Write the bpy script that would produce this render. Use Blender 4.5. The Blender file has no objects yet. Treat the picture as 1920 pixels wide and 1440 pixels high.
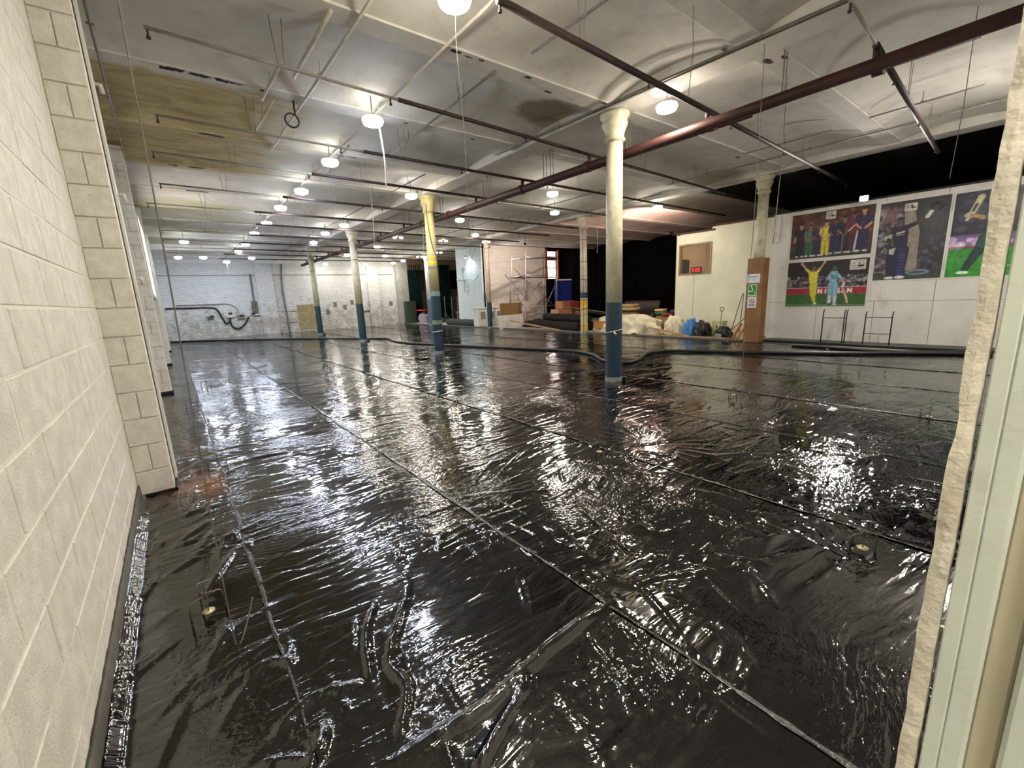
import bpy, bmesh, math, random
import numpy as np
from mathutils import Vector, Matrix
SC = bpy.context.scene
COL = SC.collection
PI = math.pi
rnd = random.Random(7)
rng = np.random.default_rng(11)

# ------------------------------------------------------------------ camera
CAM_H = 1.6
FPX, PITCH, ROLL, YAW = 803.587, 0.202691, -0.044384, 0.658677
def cam_axes():
    f = Vector((math.sin(YAW)*math.cos(PITCH), math.cos(YAW)*math.cos(PITCH), -math.sin(PITCH)))
    r0 = Vector((math.cos(YAW), -math.sin(YAW), 0)); u0 = r0.cross(f)
    r = r0*math.cos(ROLL) + u0*math.sin(ROLL)
    return r, r.cross(f), f
R_, U_, F_ = cam_axes()
cd = bpy.data.cameras.new('camera'); cam = bpy.data.objects.new('camera', cd); COL.objects.link(cam)
cd.sensor_width = 36; cd.lens = 36*FPX/1920; cd.clip_start = 0.02; cd.clip_end = 200
m = Matrix((R_, U_, -F_)).transposed().to_4x4(); m.translation = (0, 0, CAM_H); cam.matrix_world = m
SC.camera = cam

# ------------------------------------------------------------------ world, exposure
w = bpy.data.worlds.new('world'); SC.world = w; w.use_nodes = True
bg = w.node_tree.nodes['Background']; bg.inputs[0].default_value = (0.75, 0.85, 1, 1); bg.inputs[1].default_value = 0.6
SC.view_settings.view_transform = 'Standard'; SC.view_settings.look = 'None'
SC.view_settings.gamma = 1; SC.view_settings.use_curve_mapping = False
SC.view_settings.exposure = 1.05
LAMP = 105.0            # radiance of the ceiling discs

# ------------------------------------------------------------------ surveying helpers (sight line -> point on a known plane)
def ray(px, py): return F_ + R_*((px-960)/FPX) + U_*((720-py)/FPX)
def AX(px, py, X): d = ray(px, py); t = X/d.x; return Vector((X, d.y*t, CAM_H+d.z*t))
def AY(px, py, Y): d = ray(px, py); t = Y/d.y; return Vector((d.x*t, Y, CAM_H+d.z*t))
def AZ(px, py, Z): d = ray(px, py); t = (Z-CAM_H)/d.z; return Vector((d.x*t, d.y*t, Z))

# ------------------------------------------------------------------ materials
def srgb(h):
    if isinstance(h, str): c = [int(h[i:i+2], 16)/255 for i in (0, 2, 4)]
    else: c = list(h)
    return tuple((x/12.92 if x <= 0.04045 else ((x+0.055)/1.055)**2.4) for x in c)
class NT:
    def __init__(s, name):
        s.m = bpy.data.materials.new(name); s.m.use_nodes = True; s.t = s.m.node_tree; s.b = s.t.nodes['Principled BSDF']
    def n(s, typ, **kw):
        x = s.t.nodes.new(typ)
        for k, v in kw.items():
            if k.startswith('i_'):
                key = k[2:]; key = int(key) if key.isdigit() else key.replace('_', ' ')
                x.inputs[key].default_value = v
            else: setattr(x, k, v)
        return x
    def l(s, a, b): s.t.links.new(a, b)
    def math(s, op, a, b=None, c=None, clamp=False):
        x = s.n('ShaderNodeMath', operation=op); x.use_clamp = clamp
        for i, v in enumerate((a, b, c)):
            if v is None: continue
            if isinstance(v, (int, float)): x.inputs[i].default_value = v
            else: s.l(v, x.inputs[i])
        return x.outputs[0]
    def mix(s, f, a, b):
        x = s.n('ShaderNodeMix', data_type='RGBA')
        for i, v in ((0, f), (6, a), (7, b)):
            if isinstance(v, (int, float)): x.inputs[i].default_value = v
            elif isinstance(v, tuple): x.inputs[i].default_value = (*v[:3], 1)
            else: s.l(v, x.inputs[i])
        return x.outputs[2]
    def noise(s, vec, scale, detail=3, rough=.55, dist=0):
        x = s.n('ShaderNodeTexNoise'); x.inputs['Scale'].default_value = scale; x.inputs['Detail'].default_value = detail
        x.inputs['Roughness'].default_value = rough; x.inputs['Distortion'].default_value = dist
        if vec is not None: s.l(vec, x.inputs['Vector'])
        return x.outputs[0]
    def ramp(s, f, a, b):    # smooth step from a to b
        x = s.n('ShaderNodeMapRange', interpolation_type='SMOOTHSTEP'); s.l(f, x.inputs[0])
        x.inputs[1].default_value = a; x.inputs[2].default_value = b; return x.outputs[0]
    def pos(s): return s.n('ShaderNodeNewGeometry').outputs['Position']
    def obj(s): return s.n('ShaderNodeTexCoord').outputs['Object']
    def mapping(s, vec, sc, rot=(0, 0, 0), loc=(0, 0, 0)):
        x = s.n('ShaderNodeMapping'); x.inputs['Scale'].default_value = sc; x.inputs['Rotation'].default_value = rot
        x.inputs['Location'].default_value = loc; s.l(vec, x.inputs['Vector']); return x.outputs[0]
    def bump(s, h, strength, dist, normal=None):
        x = s.n('ShaderNodeBump'); x.inputs['Strength'].default_value = strength; x.inputs['Distance'].default_value = dist
        s.l(h, x.inputs['Height'])
        if normal is not None: s.l(normal, x.inputs['Normal'])
        return x.outputs[0]
    def set(s, **kw):
        for k, v in kw.items():
            k = k.replace('_', ' ')
            if isinstance(v, (int, float)): s.b.inputs[k].default_value = v
            elif isinstance(v, tuple): s.b.inputs[k].default_value = (*v[:3], 1)
            else: s.l(v, s.b.inputs[k])
MATS = {}
def mat(name, col, rough=.6, metal=0, var=.12, vs=6., bump=0, bs=60., spec=.5, dirt=None, ds=2.):
    if name in MATS: return MATS[name]
    t = NT(name); c = srgb(col); o = t.obj()
    dark = tuple(x*(1-var*2) for x in c)
    k = t.ramp(t.noise(o, vs, 4), .3, .7); cc = t.mix(k, dark, c)
    if dirt is not None:
        cc = t.mix(t.ramp(t.noise(o, ds, 6, .65), .55, .72), cc, srgb(dirt))
    t.set(Base_Color=cc, Roughness=rough, Metallic=metal, Specular_IOR_Level=spec)
    if bump: t.set(Normal=t.bump(t.noise(o, bs, 4), bump, .01))
    MATS[name] = t.m; return t.m
def emit(name, col, s):
    if name in MATS: return MATS[name]
    t = NT(name); t.set(Base_Color=srgb(col), Emission_Color=srgb(col), Emission_Strength=s); MATS[name] = t.m; return t.m

# painted blockwork, seen close
t = NT('cream_block_paint'); o = t.pos()
n1 = t.noise(o, 90, 4, .6); n2 = t.noise(o, 9, 5, .6); n3 = t.noise(t.mapping(o, (40, 40, 5)), 3, 3)
h = t.math('ADD', t.math('MULTIPLY', n1, .6), t.math('ADD', t.math('MULTIPLY', n2, .5), t.math('MULTIPLY', n3, .25)))
pits = t.ramp(t.noise(o, 45, 2, .5), .70, .76)
cc = t.mix(t.ramp(n2, .35, .7), srgb('d3d0c6'), srgb('e4e2d9'))
cc = t.mix(t.math('MULTIPLY', pits, .45), cc, srgb('6a6455'))
cc = t.mix(t.math('MULTIPLY', t.ramp(t.noise(o, 1.7, 4), .55, .75), .35), cc, srgb('c2bba5'))
t.set(Base_Color=cc, Roughness=.62, Specular_IOR_Level=.35, Normal=t.bump(h, .8, .010)); M_BLOCK = t.m
t = NT('mortar_paint'); o = t.pos()
t.set(Base_Color=srgb('e4e0d3'), Roughness=.6, Normal=t.bump(t.noise(o, 35, 5, .65), .9, .01)); M_MORTAR = t.m
# far painted brick wall
def brickmat(name, c1, c2, dirtc, axis='XZ', lowdirt=True, bias=.55):
    t = NT(name); o = t.pos(); sp = t.n('ShaderNodeSeparateXYZ'); t.l(o, sp.inputs[0])
    cb = t.n('ShaderNodeCombineXYZ'); t.l(sp.outputs[0 if axis[0] == 'X' else 1], cb.inputs[0]); t.l(sp.outputs[2], cb.inputs[1])
    br = t.n('ShaderNodeTexBrick'); t.l(cb.outputs[0], br.inputs['Vector']); br.inputs['Scale'].default_value = 1
    br.inputs['Brick Width'].default_value = .23; br.inputs['Row Height'].default_value = .082; br.inputs['Mortar Size'].default_value = .008
    br.inputs['Mortar Smooth'].default_value = .4
    br.inputs['Color1'].default_value = (*srgb(c1), 1); br.inputs['Color2'].default_value = (*srgb(c2), 1); br.inputs['Mortar'].default_value = (*[x*.8 for x in srgb(c2)], 1)
    nz = t.noise(cb.outputs[0], 2.2, 7, .7); nf = t.noise(t.mapping(cb.outputs[0], (3, 9, 1)), 1.6, 5, .7)
    z = t.math('SUBTRACT', 1, t.ramp(sp.outputs[2], .6, 2.6)) if lowdirt else t.math('MULTIPLY', sp.outputs[2], 0)
    k = t.math('ADD', t.math('MULTIPLY', z, .14), t.math('ADD', t.math('MULTIPLY', nz, .5), t.math('MULTIPLY', nf, .5)))
    cc = t.mix(t.math('MULTIPLY', t.ramp(k, bias, bias+.14), .75), br.outputs[0], srgb(dirtc))
    t.set(Base_Color=cc, Roughness=.75, Normal=t.bump(t.math('SUBTRACT', nz, br.outputs['Fac']), .5, .02)); return t.m
M_FARBRICK = brickmat('whitewashed_brick', 'd5d6d6', 'c6c8c8', '8d8474')
M_PIER = brickmat('pale_blue_painted_brick', 'cfdbe2', 'c0ced6', '93a4ae', 'YZ', False, .6)
M_PINK = brickmat('faded_cream_brick', 'd8d0c6', 'cdc3b8', '9a8c80', 'XZ', True, .58)
M_BROWNBRICK = brickmat('bare_brown_brick', '7a5848', '684a3e', '3c2c26', 'XZ', False, .5)

# ceiling: dirty off-white paint with stains
t = NT('stained_ceiling_paint'); o = t.pos(); sp = t.n('ShaderNodeSeparateXYZ'); t.l(o, sp.inputs[0])
X, Y, Z = sp.outputs
n_big = t.noise(o, .9, 6, .62); n_mid = t.noise(o, 3.5, 6, .65); n_str = t.noise(t.mapping(o, (.6, 1.9, 1)), 1.5, 7, .7, 1.2)
cc = t.mix(t.ramp(n_big, .3, .7), srgb('b9b6af'), srgb('d0cdc6'))
cc = t.mix(t.math('MULTIPLY', t.ramp(n_mid, .5, .74), .45), cc, srgb('a3978b'))
spk = t.ramp(t.noise(o, 11, 4, .7), .70, .78); cc = t.mix(t.math('MULTIPLY', spk, .45), cc, srgb('75695c'))
def win(v, a, b, c, d):
    return t.math('MULTIPLY', t.ramp(v, a, b), t.math('SUBTRACT', 1, t.ramp(v, c, d)))
Xn = t.math('ADD', X, t.math('MULTIPLY', t.math('SUBTRACT', n_mid, .5), 2.2))
Yn = t.math('ADD', Y, t.math('MULTIPLY', t.math('SUBTRACT', n_mid, .5), .5))
damp = t.math('MULTIPLY', win(Yn, 7.1, 7.3, 11.3, 11.8), t.math('SUBTRACT', 1, t.ramp(Xn, 1.2, 2.9)))
stain = t.mix(t.ramp(n_str, .35, .62), srgb('9c8c68'), srgb('c2b184'))
stain = t.mix(t.ramp(n_str, .62, .74), stain, srgb('dccfb0'))
cc = t.mix(t.math('MULTIPLY', damp, .95), cc, stain)
damp2 = t.math('MULTIPLY', win(Yn, 13.5, 13.8, 25, 26), t.math('SUBTRACT', 1, t.ramp(Xn, 1.8, 3.0)))
cc = t.mix(t.math('MULTIPLY', damp2, t.math('MULTIPLY', t.ramp(t.noise(t.mapping(o, (.3, .9, 1)), .7, 3), .40, .55), .75)), cc, srgb('a9a57f'))
for (sx, sy, sr, wgt) in ((5.4, 5.75, .62, .75), (5.75, 6.15, .3, .5), (12.4, 6.4, .8, .55), (1.9, 4.1, .45, .55), (3.9, 9.9, .5, .45)):
    v = t.n('ShaderNodeVectorMath', operation='DISTANCE'); v.inputs[1].default_value = (sx, sy, 4.55); t.l(o, v.inputs[0])
    d = t.math('ADD', v.outputs['Value'], t.math('MULTIPLY', t.math('SUBTRACT', n_mid, .5), .5))
    cc = t.mix(t.math('MULTIPLY', t.math('SUBTRACT', 1, t.ramp(d, sr*.6, sr)), wgt), cc, srgb('6b5a36'))
blk = t.math('MULTIPLY', t.ramp(t.math('ADD', X, t.math('MULTIPLY', t.math('SUBTRACT', n_mid, .5), .7)), 13.05, 13.5), t.math('SUBTRACT', 1, t.ramp(Y, 7.2, 7.9)))
cc = t.mix(blk, cc, srgb('151414'))
t.set(Base_Color=cc, Roughness=.85, Specular_IOR_Level=.2, Normal=t.bump(n_mid, .25, .02)); M_CEIL = t.m

# black polythene: wet-looking film, tension wrinkles run across the sheets
def film(name, seed, rough=.055):
    t = NT(name); o = t.pos(); off = (seed*3.1, seed*1.7, 0)
    warp = t.n('ShaderNodeVectorMath', operation='MULTIPLY_ADD'); nc = t.n('ShaderNodeTexNoise'); nc.inputs['Scale'].default_value = .8
    t.l(o, nc.inputs['Vector']); t.l(nc.outputs['Color'], warp.inputs[0]); warp.inputs[1].default_value = (.6, .6, 0); t.l(o, warp.inputs[2])
    wv = warp.outputs[0]
    a = t.noise(t.mapping(wv, (1.2, 7, 1), (0, 0, .12+.05*seed), off), 1.6, 2, .42)
    b = t.noise(t.mapping(wv, (4, 20, 1), (0, 0, -.18), off), 1.7, 1.5, .45)
    c = t.noise(t.mapping(wv, (9, 16, 1), (0, 0, .3), off), 2.2, 2, .5, .6)
    calm = t.ramp(t.noise(o, .8, 3), .42, .62)
    ra = t.math('SUBTRACT', 1, t.math('ABSOLUTE', t.math('MULTIPLY', t.math('SUBTRACT', a, .5), 5)), clamp=True)
    rb = t.math('SUBTRACT', 1, t.math('ABSOLUTE', t.math('MULTIPLY', t.math('SUBTRACT', b, .5), 4)), clamp=True)
    h = t.math('ADD', t.math('MULTIPLY', a, .35), t.math('MULTIPLY', ra, .07))
    h = t.math('ADD', h, t.math('MULTIPLY', t.math('ADD', t.math('MULTIPLY', rb, .045), t.math('MULTIPLY', c, .15)), t.math('ADD', t.math('MULTIPLY', calm, 1.1), .15)))
    dust = t.ramp(t.noise(o, 2.4, 6, .7), .5, .75)
    base = t.mix(t.math('MULTIPLY', dust, .5), srgb('0b0b0e'), srgb('1f1f21'))
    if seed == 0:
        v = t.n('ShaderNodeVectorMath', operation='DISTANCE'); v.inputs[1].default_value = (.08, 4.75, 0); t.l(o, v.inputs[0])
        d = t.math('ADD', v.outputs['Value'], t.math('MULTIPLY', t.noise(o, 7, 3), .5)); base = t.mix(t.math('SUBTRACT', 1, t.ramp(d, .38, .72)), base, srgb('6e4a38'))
    t.set(Base_Color=base, Roughness=t.math('ADD', t.math('MULTIPLY', dust, .05), rough),
          Specular_IOR_Level=.6, IOR=1.75, Normal=t.bump(h, 1.0, .024)); return t.m
M_FILMS = [film('black_polythene_%s' % n, i) for i, n in enumerate(('a', 'b', 'c'))]

M_TAPE = mat('crinkled_clear_tape', '2f2f30', .16, 0, .3, 20, .5, 60, spec=.8)
M_PIPE = mat('red_oxide_pipe', '33201e', .6, .05, .25, 5, .15, 30)
M_MAIN = mat('red_brown_main_pipe', '43201e', .6, .05, .25, 3, .2, 25)
M_GREYPIPE = mat('grey_painted_pipe', '8f8b80', .6, 0, .15)
M_CONDUIT = mat('dull_conduit', '77726a', .55, .2, .2)
M_CONDUITW = mat('pale_painted_conduit', 'b4afa3', .6, 0, .12)
M_WHITECOL = mat('cream_column_paint', 'c9c4a9', .45, 0, .14, 7, .2, 40, dirt='8f8a70', ds=3.5)
M_YELLOWCOL = mat('yellowed_column_paint', 'c6bc88', .5, 0, .12, 6, .2, 40, dirt='9b9165', ds=3)
M_BLUE = mat('slate_blue_column_paint', '183648', .4, 0, .12, 6, .1, 30)
M_TEAL = mat('teal_blue_column_paint', '123c48', .42, 0, .12)
M_BLACK = mat('black_rubber', '121213', .4, 0, .2)
M_BLACKCLOTH = mat('black_curtain_cloth', '0a0c0d', .95, 0, .3, 3, spec=.1)
M_GREENCLOTH = mat('dark_green_curtain', '0c2724', .9, 0, .3, 3, spec=.1)
M_WHITEPAINT = mat('white_board_paint', 'cdccc6', .55, 0, .05, 2, dirt='b5b3aa', ds=1.5)
M_CREAMPAINT = mat('cream_partition_paint', 'd9d6c0', .55, 0, .05, 2)
M_WOOD = mat('brown_casing_wood', '8a6238', .5, 0, .15, 3)
M_PLY = mat('raw_ply', 'b08c5c', .7, 0, .15, 4)
M_CARD = mat('cardboard', '8e7448', .8, 0, .1, 4)
M_STEEL = mat('galvanised_steel', '8b8b88', .4, .7, .15)
M_BRASS = mat('zinc_yellow_steel', '77725f', .4, .6, .2)
M_DISC = mat('pale_steel_disc', 'd8cfa0', .35, .5, .1)
M_CONC = mat('bare_concrete', '8a8782', .85, 0, .15, 3, .3, 50)
M_PLASTER = mat('rough_plaster', 'd6d1c4', .85, 0, .12, 12, .9, 35, dirt='a29a8a', ds=9)
M_JAMB = mat('grey_white_frame_paint', 'c9d2ca', .5, 0, .06, 3, .12, 120, dirt='b3b8ae', ds=2)
M_LIGHTBODY = mat('white_lamp_body', 'b9b9b6', .5)
M_CARPET = mat('grey_felt', '47514f', .95, 0, .15, 8, .5, 80, spec=.1)
M_DARKCARPET = mat('dark_brown_carpet', '332d2b', .95, 0, .2, 6, .5, 80, spec=.1)
M_DUST = mat('cream_dust_sheet', 'd8d0b8', .9, 0, .1, 4, .2, 40, spec=.1)
M_RIM = emit('translucent_lamp_rim', 'f4f2ec', LAMP*.06); M_LAMPC = emit('cool_lamp_glow', 'e0ebff', LAMP*.9); M_LAMPN = emit('neutral_lamp_glow', 'fff6e4', LAMP); M_LAMPW = emit('warm_lamp_glow', 'fff2dc', LAMP*1.5)

# ------------------------------------------------------------------ mesh builder
class MB:
    def __init__(s): s.v = []; s.f = []; s.mi = []; s.cur = 0
    def add(s, vs, fs):
        b = len(s.v); s.v += [tuple(p) for p in vs]; s.f += [tuple(b+i for i in q) for q in fs]; s.mi += [s.cur]*len(fs); return s
    def box(s, a, b, M=None, bev=0):
        x0, y0, z0 = [min(a[i], b[i]) for i in range(3)]; x1, y1, z1 = [max(a[i], b[i]) for i in range(3)]
        if not bev:
            vs = [Vector((x, y, z)) for x in (x0, x1) for y in (y0, y1) for z in (z0, z1)]
            fs = [(0, 1, 3, 2), (4, 6, 7, 5), (0, 4, 5, 1), (2, 3, 7, 6), (0, 2, 6, 4), (1, 5, 7, 3)]
        else:
            bm = bmesh.new(); bmesh.ops.create_cube(bm, size=1)
            for v in bm.verts: v.co = Vector(((x0+x1)/2+v.co.x*(x1-x0), (y0+y1)/2+v.co.y*(y1-y0), (z0+z1)/2+v.co.z*(z1-z0)))
            bmesh.ops.bevel(bm, geom=list(bm.edges), offset=bev, segments=1, affect='EDGES')
            bm.verts.index_update(); vs = [v.co.copy() for v in bm.verts]; fs = [[v.index for v in f.verts] for f in bm.faces]; bm.free()
        if M is not None: vs = [M @ v for v in vs]
        return s.add(vs, fs)
    def tube(s, pts, r, n=8, cap=True, rads=None):
        pts = [Vector(p) for p in pts]; N = len(pts); vs = []
        up = None
        for i, p in enumerate(pts):
            d = (pts[min(i+1, N-1)] - pts[max(i-1, 0)]).normalized()
            if up is None:
                up = Vector((0, 0, 1)) if abs(d.z) < .9 else Vector((1, 0, 0))
            sd = d.cross(up).normalized(); up = sd.cross(d).normalized()
            rr = rads[i] if rads else r
            for k in range(n):
                a = 2*PI*k/n; vs.append(p + (sd*math.cos(a) + up*math.sin(a))*rr)
        fs = [(i*n+k, i*n+(k+1) % n, (i+1)*n+(k+1) % n, (i+1)*n+k) for i in range(N-1) for k in range(n)]
        if cap: fs += [tuple(range(n))[::-1], tuple(range((N-1)*n, N*n))]
        return s.add(vs, fs)
    def lathe(s, prof, c=(0, 0, 0), n=24):
        vs = []; c = Vector(c)
        for r, z in prof:
            for k in range(n):
                a = 2*PI*k/n; vs.append(c + Vector((r*math.cos(a), r*math.sin(a), z)))
        N = len(prof)
        fs = [(i*n+k, i*n+(k+1) % n, (i+1)*n+(k+1) % n, (i+1)*n+k) for i in range(N-1) for k in range(n)]
        if prof[0][0] > 1e-5: fs.append(tuple(range(n))[::-1])
        if prof[-1][0] > 1e-5: fs.append(tuple(range((N-1)*n, N*n)))
        return s.add(vs, fs)
    def build(s, name, m, parent=None, smooth=False, kind=None, label=None):
        me = bpy.data.meshes.new(name); me.from_pydata(s.v, [], s.f)
        for mm in (m if isinstance(m, (list, tuple)) else [m]): me.materials.append(mm)
        me.polygons.foreach_set('material_index', s.mi)
        if smooth: me.polygons.foreach_set('use_smooth', [True]*len(me.polygons))
        if smooth == 'auto':
            pass
        me.update()
        o = bpy.data.objects.new(name, me); COL.objects.link(o)
        if parent is not None:
            o.parent = parent; o.matrix_parent_inverse = parent.matrix_basis.inverted()
        if kind: o['kind'] = kind
        if label: o['label'] = label
        return o
def sharp(o, ang=.7):
    me = o.data; bm = bmesh.new(); bm.from_mesh(me)
    for e in bm.edges:
        if len(e.link_faces) == 2 and e.calc_face_angle(0) > ang: e.smooth = False
    for f in bm.faces: f.smooth = True
    bm.to_mesh(me); bm.free(); return o
def tag(o, label, cat, group=None):
    o['label'] = label; o['category'] = cat
    if group: o['group'] = group
    return o
def thing(name, label, cat, loc=(0, 0, 0), group=None):
    o = bpy.data.objects.new(name, None); COL.objects.link(o); o.location = loc; o.empty_display_size = .1
    return tag(o, label, cat, group)
def struct(o): o['kind'] = 'structure'; return o
def copy_tree(o, parent=None):
    c = o.copy(); COL.objects.link(c); c.parent = parent
    for ch in o.children: copy_tree(ch, c)
    return c
def arc(c, r, a0, a1, n, ax=(1, 0, 0), ay=(0, 0, 1)):
    c, ax, ay = Vector(c), Vector(ax), Vector(ay)
    return [c + ax*(r*math.cos(a0+(a1-a0)*i/n)) + ay*(r*math.sin(a0+(a1-a0)*i/n)) for i in range(n+1)]
def spline(P, n=6):
    P = [Vector(p) for p in P]; out = []
    for i in range(len(P)-1):
        a, b, c, d = P[max(i-1, 0)], P[i], P[i+1], P[min(i+2, len(P)-1)]
        for k in range(n):
            u = k/n; out.append(.5*((2*b) + (c-a)*u + (2*a-5*b+4*c-d)*u*u + (3*b-a-3*c+d)*u**3))
    out.append(P[-1]); return out
NTH = ['first', 'second', 'third', 'fourth', 'fifth', 'sixth', 'seventh', 'eighth', 'ninth', 'tenth', 'eleventh', 'twelfth', 'thirteenth', 'fourteenth']

# ------------------------------------------------------------------ the shell
ZC = 4.45; RISE = .13; YR0 = 4.94; SR = 2.18; RW = .15
XW = -.46
fl = MB(); fl.box((-3, -3.5, -.2), (23.4, 34, -.012)); struct(fl.build('floor', M_CONC))
def ceil_z(y):
    k = (y-YR0)/SR; u = abs(k-round(k))*SR      # distance from the nearest rib centre
    if u < RW: return ZC
    v = (u-RW)/(SR/2-RW); return ZC + .02 + RISE*math.sin(v*PI/2)**.8
mb = MB(); ys = []
k0 = -4
y = -3.5
while y < 34.0:
    ys.append(y); y += .06
for j in range(k0, 14):
    for e in (-RW, RW): ys += [YR0+j*SR+e-.002, YR0+j*SR+e+.002]
ys = sorted(v for v in ys if -3.5 <= v <= 34)
xs = np.arange(-1, 23.6, 1.2)
vs = [(float(x), yy, ceil_z(yy)) for yy in ys for x in xs]; nx = len(xs)
mb.add(vs, [(j*nx+i, (j+1)*nx+i, (j+1)*nx+i+1, j*nx+i+1) for j in range(len(ys)-1) for i in range(nx-1)])
mb.box((-1, -3.5, 4.85), (23.6, 34, 4.95))
struct(mb.build('ceiling', M_CEIL))
for n, xb in enumerate((6.18, 13.0)):
    b = MB(); b.box((xb-.24, -3.4, ZC-.025), (xb+.24, 29.3, 4.84), bev=.01); struct(b.build('trim_%d' % (n+1), M_CEIL))

# ---- left wall of blocks
def add_blocks(parent, face_pts, name, mesh_cache={}):
    pass
wl = MB(); wl.box((XW-.25, -3.4, -.1), (XW-.001, 29.4, 4.86)); WL = struct(wl.build('wall_left', M_MORTAR))
CH = .2345; BL = .47; GAP = .012
def block_mesh(L, H, D, tagn):
    key = (round(L, 3), round(H, 3), round(D, 3), tagn)
    if key in BM: return BM[key]
    b = MB(); b.box((-D/2, -L/2, -H/2), (D/2, L/2, H/2), bev=.0035)
    me = bpy.data.meshes.new('block'); me.from_pydata(b.v, [], b.f); me.materials.append(M_BLOCK); BM[key] = me; return me
BM = {}
def put_block(x, y, z, L, H, D, parent, name='block'):
    o = bpy.data.objects.new(name, block_mesh(L, H, D, 0)); COL.objects.link(o); o.parent = parent
    o.location = (x + rnd.uniform(-.0025, .0025), y, z); o.rotation_euler = (0, rnd.uniform(-.004, .004), rnd.uniform(-.004, .004)); return o
PY = [4.8, 10.72, 16.5, 22.0]
for r in range(19):
    z = r*CH + CH/2; off = (BL/2 if r % 2 else 0)
    y0 = .9
    e = [y0]
    yy = .95 + off - BL
    while yy < PY[0]-.05:
        if yy > y0+.05: e.append(yy)
        yy += BL
    e.append(PY[0]-.002)
    if e[-1]-e[-2] < .08: e.pop(-2)
    for a, b in zip(e[:-1], e[1:]):
        put_block(XW-.004, (a+b)/2, z, b-a-GAP, CH-GAP, .012, WL)
M_SIDE = mat('white_pier_side_paint', 'd5d3c8', .6, 0, .05)
PIERW = .25
for n, py in enumerate(PY):
    p = MB(); p.box((XW-.01, py+.008, 0), (XW+PIERW-.006, py+.395, 4.5))
    P = struct(p.build('trim_%d' % (n+3), M_SIDE if n else M_MORTAR))
    if n < 2:
        for r in range(19):
            z = r*CH + CH/2; cuts = [(0, PIERW)] if r % 2 == 0 else [(0, PIERW*.5), (PIERW*.5, PIERW)]
            for a, b in cuts:
                o = bpy.data.objects.new('block', block_mesh(b-a-.008, CH-.010, .02, 1)); COL.objects.link(o); o.parent = P
                o.location = (XW+(a+b)/2-.002, py + .002 + rnd.uniform(-.0015, .0015), z); o.rotation_euler = (rnd.uniform(-.004, .004), 0, -PI/2)
# black tanking strip round the pier feet and along the wall
M_EDGE = mat('grey_brown_edge_foam', '55504a', .6, 0, .2, 8)
for n, py in enumerate(PY):
    b = MB(); b.box((XW+.002, py-.02, 0), (XW+PIERW+.015, py-.004, .055 if n else .03), bev=.003); b.box((XW+PIERW, py-.02, 0), (XW+PIERW+.015, py+.4, .03))
    tag(b.build('edge_strip', M_BLACK), 'black edging strip wrapped round the foot of the %s from the camera' % (NTH[n]+' wall pier'), 'strip', 'edging strips')
b = MB()
prev = None
N = 120
for i in range(N+1):
    y = 1.0 + (4.76-1.0)*i/N; j = .006*math.sin(i*1.7)+.004*math.sin(i*.61)
    b.add([(XW+.004, y, 0), (XW+.004, y, .135+j*.5), (XW+.016, y, .135+j*.5), (XW+.02+j*.3, y, 0)], [])
    if i: 
        q = 4*(i-1); b.f += [(q, q+1, q+5, q+4), (q+1, q+2, q+6, q+5), (q+2, q+3, q+7, q+6)]; b.mi += [0]*3
tag(b.build('edge_foam', M_EDGE, smooth=True), 'grey-brown foam strip standing along the foot of the near block wall', 'strip', None)

# window high in the left wall, bright daylight behind thin curtains
wn = MB(); wn.box((XW-.01, 13.2, 2.0), (-.235, 13.28, 3.75)); wn.box((XW-.01, 16.3, 2.0), (-.235, 16.38, 3.75)); wn.box((XW-.01, 13.2, 1.93), (-.225, 16.38, 2.0)); wn.box((XW-.01, 13.2, 3.75), (-.235, 16.38, 3.82))
W1 = struct(wn.build('window_1', M_WHITEPAINT))
b = MB(); b.box((-.265, 13.28, 2.0), (-.26, 16.3, 3.75)); b.build('window_pane', emit('daylight_pane', 'fff8f0', 3.0), W1)
for (a, c) in ((13.5, 13.75), (14.3, 14.6), (15.3, 15.6)):
    b = MB(); b.tube([(-.25, a, 2.02), (-.25, (a+c)/2, 2.9), (-.25, c-.05, 3.7)], .012, 8); b.build('curtain_fold', emit('orange_backlit_curtain', 'ffb27c', .9), W1, smooth=True)
# pier side trunking behind the first pier, with clips
c_ = thing('cable_trunking', 'pale stepped cable trunking with clips up the near wall pier', 'trunking', (XW+PIERW, 5.2, 0))
b = MB(); b.box((XW+PIERW, 5.0, .05), (XW+PIERW+.02, 5.19, 4.4), bev=.004); b.build('trunk_body', M_WHITEPAINT, c_)
for i, z in enumerate((1.9, 2.6, 3.45)):
    b = MB(); b.tube([(XW+PIERW+.01, 5.17, z), (XW+PIERW+.055, 5.17, z), (XW+PIERW+.06, 5.17, z-.06)], .016, 8); b.build('clip', M_WHITEPAINT, c_, smooth=True)

# ---- far wall with shallow pilasters
b = MB(); b.box((-.7, 29.4, -.1), (12.75, 29.7, 4.86)); WB = struct(b.build('wall_back', M_FARBRICK))
for n, (x0, x1) in enumerate(((4.2, 5.1), (10.75, 11.5))):
    b = MB(); b.box((x0, 29.25, 0), (x1, 29.42, 4.5)); b.build('pilaster', M_FARBRICK, WB)
b = MB(); b.box((12.75, 29.0, 0), (13.55, 29.7, 4.86)); struct(b.build('trim_8', mat('grey_painted_blocks', 'a3a3a0', .7, 0, .1, 3)))
b = MB(); b.box((-.4, 29.38, 3.4), (12.6, 29.41, 3.44)); b.build('ledge', M_CONDUIT, WB)
b = MB(); b.box((6.2, 29.375, 0.1), (7.15, 29.41, 1.62)); b.box((7.15, 29.375, .1), (7.28, 29.41, .95)); b.box((7.15, 29.375, 1.2), (7.22, 29.41, 1.5))
b.build('bare_patch', mat('tan_bare_plaster', 'a2936f', .9, 0, .15, 5), WB, label='bare tan plaster patch with ragged right edge')
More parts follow.
